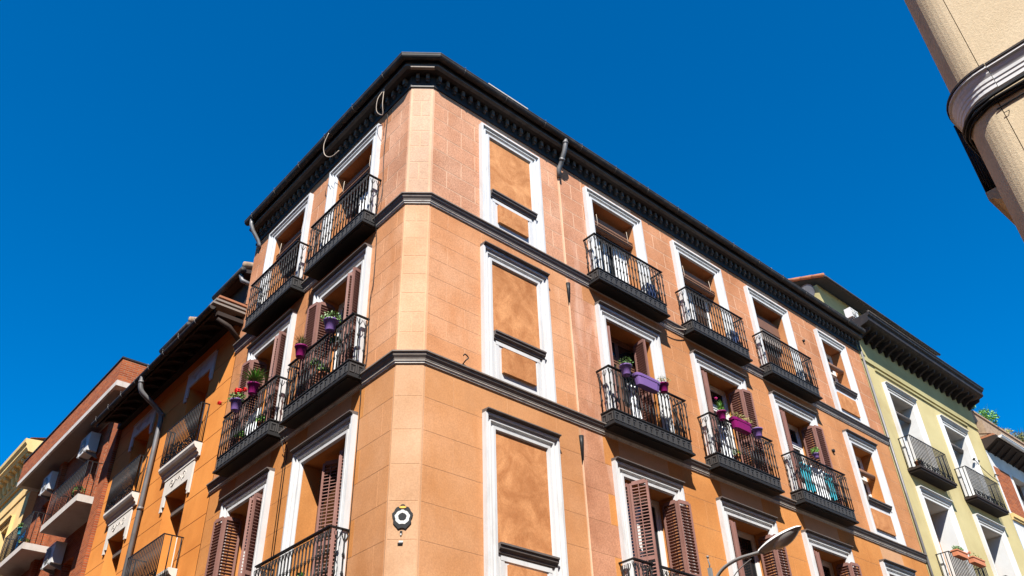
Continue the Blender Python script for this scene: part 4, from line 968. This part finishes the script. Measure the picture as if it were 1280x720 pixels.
mb = MB(); prism(mb, [(-.80+.075*math.cos(t), 13.05-.085*math.sin(t)) for t in [PI*k/8 for k in range(9)]]+[(-.86, 13.055), (-.74, 13.055)], OX0, OX1+.12); mb.build('gutter', 'gutter', FM('L'), ob)
x = OX0+.4
while x < OX1:
    mb = MB(); mb.tube([(x, -.80+.083*math.cos(t), 13.05-.093*math.sin(t)) for t in [PI*k/8 for k in range(9)]], .007, 4); mb.tube([(x, -.885, 13.05), (x, -.885, 13.11)], .006, 4); mb.build('gutter_clip', 'zinc', FM('L'), ob); x += .9
for k in range(3):      # layered end of the eaves against the corner building
    mb = MB(); mb.box(OX1-.10, OX1+.16, -.82+.06*k, -.02, 13.12+.085*k-.30*0, 13.12+.085*k+.05); mb.build('eaves_tile', 'rooftile' if k == 2 else 'soffit', FM('L') @ T((0, 0, .02*k)), ob)
mb = MB(); mb.box(OX1-.02, OX1+.14, -.66, -.02, 12.86, 12.96); mb.tube([(OX1+.06, -.62, 12.80), (OX1+.06, -.30, 12.70), (OX1+.06, -.02, 12.45)], .06, 6); mb.build('eaves_end_board', 'timber', FM('L'), ob)
mb = MB(); mb.add([(OX0, -.78, 13.14), (OX1+.15, -.78, 13.14), (OX1+.15, 4, 14.9), (OX0, 4, 14.9)], [(0, 1, 2, 3)]); mb.build('roof', 'rooftile', FM('L'), ob)
mb = MB(); mb.tube(crv([(-10.50, -.80, 12.98), (-10.50, -.80, 12.75), (-10.50, -.70, 12.55), (-10.52, -.30, 12.30), (-10.52, -.12, 12.12), (-10.52, -.10, 11.8)])+[(-10.52, -.10, 3)], .062, 12)
for z in (12.80, 12.1, 9.6, 6.6): mb.tube([(-10.51 if z < 12.5 else -10.50, -.10 if z < 12.5 else -.80, z), (-10.51 if z < 12.5 else -10.50, -.10 if z < 12.5 else -.80, z+.06)], .075, 12)
mb.build('downpipe', 'zinc', FM('L'), ob, label='thick grey downpipe between the two window columns')
# attic eaves set back above
for x0, x1, lbl in ((-10.05, -8.35, 'attic'), (-13.65, -11.75, 'attic')):
    mb = MB(); mb.box(x0+.15, x1-.05, .75, 2.6, 14.0, 15.9); mb.build('dormer', 'timber', FM('L'), ob)
    mb = MB(); mb.add([(x0, .50, 15.70), (x1, .50, 15.70), (x1, 2.6, 16.35), (x0, 2.6, 16.35), (x0, .50, 15.82), (x1, .50, 15.82), (x1, 2.6, 16.47), (x0, 2.6, 16.47)], [(0, 3, 2, 1), (4, 5, 6, 7), (0, 1, 5, 4), (1, 2, 6, 5), (0, 4, 7, 3)]); mb.build('dormer_eaves', 'timber', FM('L'), ob)
    mb = MB(); mb.tube([(x0-.02, .44, 15.78), (x1+.02, .44, 15.78)], .085, 10); mb.build('dormer_gutter', 'gutter', FM('L'), ob)
    mb = MB(); mb.tube([(x1-.06, .46, 15.97), (x1-.06, 1.6, 16.32)], .11, 10); mb.build('roof_tile', 'rubble', FM('L'), ob)
mb = MB(); mb.tube([(-8.5, .46, 15.70), (-8.45, .5, 15.5), (-8.3, .75, 15.35)], .06, 8); mb.build('downpipe', 'zinc', FM('L'), ob)
mb = MB()
for k in range(6): mb.tube([(-8.9+k*.13, .1, 13.9), (-8.88+k*.13, .1, 14.55+.1*math.sin(k*2.1))], .008, 4)
tagged(mb, 'wire_spikes', 'zinc', FM('L'), 'thin metal spikes standing on the ochre roof beside the salmon wall', 'wire')
mb = MB(); mb.box(OX0, OX1, .47, .5, .1, 13.4); mb.build('dark_interior', 'timber', FM('L'), ob)

# ================================================================== BRICK BUILDING (left)
bb = empty('brick_building', 'red brick apartment house with projecting brick parapet and white balcony slabs', 'building', FM('L') @ T((-18.7, 0, 0)))
BX0, BX1 = -23.4, -14.02
bh = [(-17.3, -16.4, 11.35, 13.5), (-22.1, -21.0, 11.35, 13.5), (-17.3, -16.4, 8.0, 10.2), (-22.1, -21.0, 8.0, 10.2)]
wall(BX0, BX1, .1, 14.47, bh, .3, y=.25).build('wall', 'brick', FM('L'), bb)
for a, b, c, d in bh: window('L', a, b, c, d, y=.5, frame='tanwood', parent=bb, lowpanel=.4)
mb = MB(); mb.box(-14.66, BX1, -.10, .24, .1, 14.44); mb.build('pier', 'brick', FM('L'), bb)
mb = MB(); mb.box(-15.95, -15.55, .10, .249, 11.3, 14.44); mb.build('pier', 'brick', FM('L'), bb); mb = MB(); mb.box(-20.6, -20.2, .10, .249, 8, 14.44); mb.build('pier', 'brick', FM('L'), bb)
mb = MB(); mb.box(-15.5, -14.9, .20, .248, 12.6, 14.0); mb.build('cream_board', 'concrete', FM('L'), bb)
mb = MB(); mb.box(BX0, BX1, -.50, 3, 14.45, 14.62); mb.build('parapet_beam', 'concrete', FM('L'), bb)
mb = MB(); mb.box(BX0+.3, BX1-.3, -.42, .2, 14.44, 14.449); mb.build('soffit', 'soffit', FM('L'), bb)
mb = MB(); mb.box(BX0+.003, BX1-.003, -.497, 3, 14.62, 15.36); mb.build('parapet', 'brick', FM('L'), bb)
mb = MB(); mb.box(BX0-.02, BX1+.02, -.53, 3.02, 15.36, 15.41); mb.build('coping', 'cornice', FM('L'), bb)
bar100 = sbar(1.0, .012)
for x0, x1, zf_, wires in ((-17.75, -14.68, 11.30, 1), (-22.5, -19.42, 11.30, 1), (-17.75, -14.68, 7.95, 1), (-22.5, -19.42, 7.95, 1)):
    c = (x0+x1)/2; W2 = (x1-x0)/2; M4 = FM('L') @ T((c, 0, zf_))
    mb = MB(); mb.box(-W2, W2, -.53, .25, -.20, 0); o = mb.build('balcony', 'concrete', M4, bb)
    rail(o, M4, W2-.04, .49, .0, 1.0, .16, scroll=False, bar=bar100, sides=3)
    mb = MB()
    for k in range(34): 
        x = -W2+.05+k*(2*W2-.1)/33
        mb.box(x-.003, x+.003, -.482, -.478, .05, .98)
    for k in range(14): mb.box(-W2+.05, W2-.05, -.482, -.478, .06+k*.068, .064+k*.068)
    mb.build('wire_mesh', 'iron', M4, o, kind='stuff')
for x, z, lb in ((-17.35, 13.60, 'white air conditioner under the brick parapet above the right balcony'), (-20.95, 13.55, 'white air conditioner under the brick parapet above the left balcony'), (-17.75, 10.2, 'white air conditioner below and left of the nearest white balcony slab'), (-21.7, 10.15, 'white air conditioner at the lower left edge beneath the second slab')):
    M4 = FM('L') @ T((x, .20, z)); ac(empty('air_conditioner', lb, 'air conditioner', M4, None), M4, .85, .62, .30)
mb = MB(); mb.box(-23.2, -21.7, 1.2, 2.2, 15.42, 15.9)
for k in range(7): mb.tube([(-23.1+k*.22, 1.1, 15.9), (-23.1+k*.22, 1.9, 16.15)], .11, 8)
mb.build('roof_tiles', 'rooftile', FM('L'), bb)
for x, z, D_, m_, sd, lb in ((-15.2, 11.55, .40, 'terra', 71, 'potted plant at the near corner of the right brick house balcony'), (-15.5, 11.52, .36, 'acdark', 72, 'dark potted plant beside the terracotta one on the brick house balcony'), (-20.1, 11.5, .38, 'terra', 73, 'row of low green plants on the left brick house balcony'), (-20.6, 12.1, .46, 'cloth_blue', 74, 'hanging basket with pale plants on the left brick house balcony rail')):
    pot('L', x, z, m_, lb, seed=sd, r=.11, h=.22, D=D_, leafmat='leaf')

# ================================================================== YELLOW BUILDING (far left)
yb = empty('yellow_building', 'yellow house with heavy bracketed cornice at the far left edge', 'building', FM('L') @ T((-28, 0, 0)))
YX0, YX1 = -36.0, -23.42
yh = [(-25.9, -24.9, 11.2, 13.6), (-29.0, -28.0, 11.2, 13.6), (-25.9, -24.9, 7.6, 10.0)]
wall(YX0, YX1, .1, 15.3, yh, .35).build('wall', 'yellow', FM('L'), yb)
for a, b, c, d in yh: window('L', a, b, c, d, y=.3, parent=yb); surround('L', a, b, c, d, cap=True, parent=yb, m='yellow', cm='yellow')
mb = MB(); prism(mb, [(0, 15.2), (-.08, 15.2), (-.08, 15.3), (-.14, 15.36), (-.14, 15.85), (-.50, 15.88), (-.56, 15.98), (-.60, 16.0), (-.60, 16.12), (-.68, 16.2), (-.70, 16.34), (0, 16.4)], YX0, YX1); mb.build('cornice', 'yellow', FM('L'), yb)
bk = MB(); prism(bk, [(-.14, 0), (-.14, -.42), (-.20, -.44), (-.26, -.34), (-.30, -.16), (-.44, -.10), (-.48, 0)], -.11, .11); bkm = bk.mesh('bracket', 'yellow')
x = YX1-.25
while x > YX0: link('bracket', bkm, FM('L') @ T((x, 0, 15.87)), yb); x -= .55
mb = MB(); mb.box(YX0, YX1, -.04, 0, 14.5, 14.6); mb.build('belt_course', 'yellow', FM('L'), yb)
mb = MB(); mb.add([(YX0, -.55, 16.41), (YX1, -.55, 16.41), (YX1, 3, 17.4), (YX0, 3, 17.4)], [(0, 1, 2, 3)]); mb.build('roof', 'rooftile', FM('L'), yb)
M4 = FM('L') @ T((-25.4, 0, 11.15)); mb = MB(); mb.box(-1.0, 1.0, -.45, 0, -.15, 0); o = mb.build('balcony', 'concrete', M4, yb); rail(o, M4, .97, .42, 0, 1.0, .13, scroll=False, bar=bar100)

# ================================================================== BEIGE BUILDING (top right, near)
bg_ = empty('beige_building', 'beige roughcast building with a rounded corner and a white moulding band, nearest the camera', 'building', T(eR*7.5+eL*0))
AA, BBc, RR = 6.7, 1.27, .36
def pt(a, b): return eR*a+eL*b
arc = [pt(AA+RR-RR*math.cos(t), BBc-RR+RR*math.sin(t)) for t in [PI/2*k/12 for k in range(13)]]
PB = [pt(AA, -8)]+arc+[pt(22, BBc)]
PB = PB[::-1]        # walk so that the street lies on the outside
def outside(path):
    a, b = path[0], path[1]; t = (b-a).normalized(); n = Vector((t.y, -t.x, 0)); return n.dot(Vector((0, 0, 0))-a) > 0 or n.dot(eL) > .5
if not outside(PB): PB = PB[::-1]
def sub(lo, hi): return None
flat = [pt(AA, BBc-RR-.008), pt(AA, -8)]; rnd = [pt(22, BBc)]+arc[::-1]
if PB[0] != pt(22, BBc): pass
mb = MB(); sweep(mb, [(0, .1), (0, 13.5), (-.4, 13.5), (-.4, .1)], flat if PB[-1] == pt(AA, -8) else flat[::-1]); mb.build('flat_wall', 'beige', ID, bg_)
mb = MB(); sweep(mb, [(0, .1), (0, 13.5), (-.3, 13.5), (-.3, .1)], rnd if PB[0] == pt(22, BBc) else rnd[::-1]); o = mb.build('rounded_wall', 'beige', ID, bg_)
for p in o.data.polygons: p.use_smooth = False
mb = MB(); sweep(mb, [(-.012, .1), (-.012, 13.4), (-.03, 13.4), (-.03, .1)], PB); mb.build('joint_filler', 'timber', ID, bg_)
near = [pt(9.5, BBc)]+arc[::-1]+[pt(AA, BBc-RR-.06)]; far_ = [pt(AA, BBc-RR-.065), pt(AA, -8)]
def trim(path, k, name):
    mb = MB(); z = 7.32
    pr = [(0, z+.245), (.080+k, z+.25), (.084+k, z+.225), (.060+k, z+.215), (.056+k, z+.18), (.040+k, z+.145), (.038+k, z+.112), (.030+k, z+.10), (.030+k, z+.07), (.022+k, z+.06), (.022+k, z+.02), (.0, z)]
    sweep(mb, pr, path); mb.build(name, 'beigetrim', ID, bg_)
    mb = MB(); sweep(mb, [(0, z+.247), (.092+k, z+.253), (.092+k, z+.275), (0, z+.285)], path); mb.build('band_flashing', 'cornice', ID, bg_)
trim(near, .008, 'moulding_band'); trim(far_, .0, 'moulding_band')
def offpath(path, d, z):
    P = path; out = []
    for i, p in enumerate(P):
        a = (P[min(i+1, len(P)-1)]-P[max(i-1, 0)]).normalized(); n = Vector((a.y, -a.x, 0)); out.append(p+n*d+Vector((0, 0, z)))
    return out
full = [pt(9.4, BBc), pt(8, BBc)]+arc[::-1]+[pt(AA, b) for b in (.7, .4, 0, -.5, -1.2, -2, -3, -5)]
for k, (d, z, r_) in enumerate(((.03, 7.29, .017), (.05, 7.26, .014), (.025, 7.235, .016), (.048, 7.222, .010), (.02, 7.20, .010))):
    mb = MB(); P_ = offpath(full, d, z); P_ = [p+Vector((0, 0, .006*math.sin(i*1.3+k))) for i, p in enumerate(P_)]; mb.tube(P_, r_, 6)
    tagged(mb, 'cable', 'cable', ID, ['thick black cable, topmost of the bundle under the white band', 'black cable second from top in the bundle on the beige wall', 'black cable in the middle of the bundle on the beige wall', 'thin black cable near the bottom of the beige wall bundle', 'lowest thin black cable hugging the beige wall'][k], 'cable')
mb = MB(); P_ = offpath([pt(AA, b) for b in (1.0-.06, .8, .6, .4, .1, -.4, -1)], .012, 0); mb.tube([p+Vector((0, 0, 7.11+.02*math.cos(i)+.03*i*.5)) for i, p in enumerate(P_)], .006, 5)
mb.tube(offpath([pt(AA, .90), pt(AA, .88), pt(AA, .86), pt(AA, .87)], .02, 7.05), .004, 4)
tagged(mb, 'cable', 'cable', ID, 'single thin cable sagging below the black bundle on the beige wall', 'cable')
# balcony on the hidden side
M4 = Matrix.Translation(pt(8.45, BBc)) @ Matrix.Rotation(math.atan2(-eR.y, -eR.x), 4, 'Z')
mb = MB(); mb.box(-.6, .6, -.26, 0, 7.14, 7.24); mb.add([(.6, 0, 7.139), (.6, -.22, 7.139), (.6, 0, 6.95), (-.6, 0, 7.139), (-.6, -.22, 7.139), (-.6, 0, 6.95)], [(0, 1, 2), (3, 5, 4), (1, 4, 5, 2), (0, 3, 4, 1)])
o = mb.build('balcony', 'beige', M4, bg_); rail(o, M4, .57, .25, 7.24, .95, .12, bar=bar95, scroll=True)
mb = MB(); sweep(mb, [(0, 13.5), (.25, 13.55), (.3, 13.7), (0, 13.75)], PB); mb.build('cornice', 'beigetrim', ID, bg_)

# ================================================================== HOUSES ACROSS THE STREETS (unseen behind and left, added to block low sky)
def sky_blocking_house(label, a0, a1, b0, b1, h, m, faces):
    root = empty('sky_blocking_house', label, 'building', T(pt((a0+a1)/2, (b0+b1)/2)))
    base = {'a+': (pt(a1, b0), pt(a1, b1)), 'b+': (pt(a1, b1), pt(a0, b1)), 'a-': (pt(a0, b1), pt(a0, b0)), 'b-': (pt(a0, b0), pt(a1, b0))}
    for f, (p, q) in base.items():
        L_ = (q-p).length; t = (q-p)/L_; MM = Matrix.Translation(p) @ Matrix.Rotation(math.atan2(t.y, t.x), 4, 'Z'); hs = []
        if f in faces:
            n = int(min(L_, 24)//3.2)
            for i in range(n):
                x = 1.6+i*3.1
                if x+.6 < L_:
                    for z in (4.6, 8.0, 11.4): hs.append((x-.55, x+.55, z, z+2.2))
        wall(0, L_, .1, h, hs, .3).build('wall', m, MM, root)
        for a, b, c, d in hs:
            mb = MB(); mb.box(a, b, .26, .29, c, d); o = mb.build('window', 'glass', MM, root)
            mb = MB(); mb.box(a-.12, a, -.03, 0, c-.12, d+.12); mb.box(b, b+.12, -.03, 0, c-.12, d+.12); mb.box(a, b, -.03, 0, d, d+.12); mb.box(a, b, -.05, 0, c-.12, c); mb.build('window_surround', 'white', MM, o)
    mb = MB(); c = [pt(a0-.3, b0-.3), pt(a1+.3, b0-.3), pt(a1+.3, b1+.3), pt(a0-.3, b1+.3)]
    mb.add([(p.x, p.y, z) for z in (h, h+.3) for p in c], [(0, 3, 2, 1), (4, 5, 6, 7), (0, 1, 5, 4), (1, 2, 6, 5), (2, 3, 7, 6), (3, 0, 4, 7)]); mb.build('roof', 'rooftile', ID, root)
sky_blocking_house('unseen brown plastered house added left of the camera to block low sky', -13, -2.2, 9.8, 45, 15.3, 'block3o', ('a+', 'b-'))
sky_blocking_house('unseen ochre plastered house added behind the camera to block low sky', -14, -2.2, -26, 1.2, 15.3, 'ochre', ('a+', 'b+'))

# shared groups for things that repeat
GR = {'flower pot': 'flower pots on the balconies', 'planter': 'long planters on the balcony rails', 'air conditioner': 'air conditioners on the facades', 'plant': 'plants on roofs and balconies', 'laundry': 'cloths hanging behind the balcony rails', 'cable': 'cables on the walls'}
for o in C.objects:
    if o.parent is None and o.get('category') in GR and not o.get('group'): o['group'] = GR[o['category']]
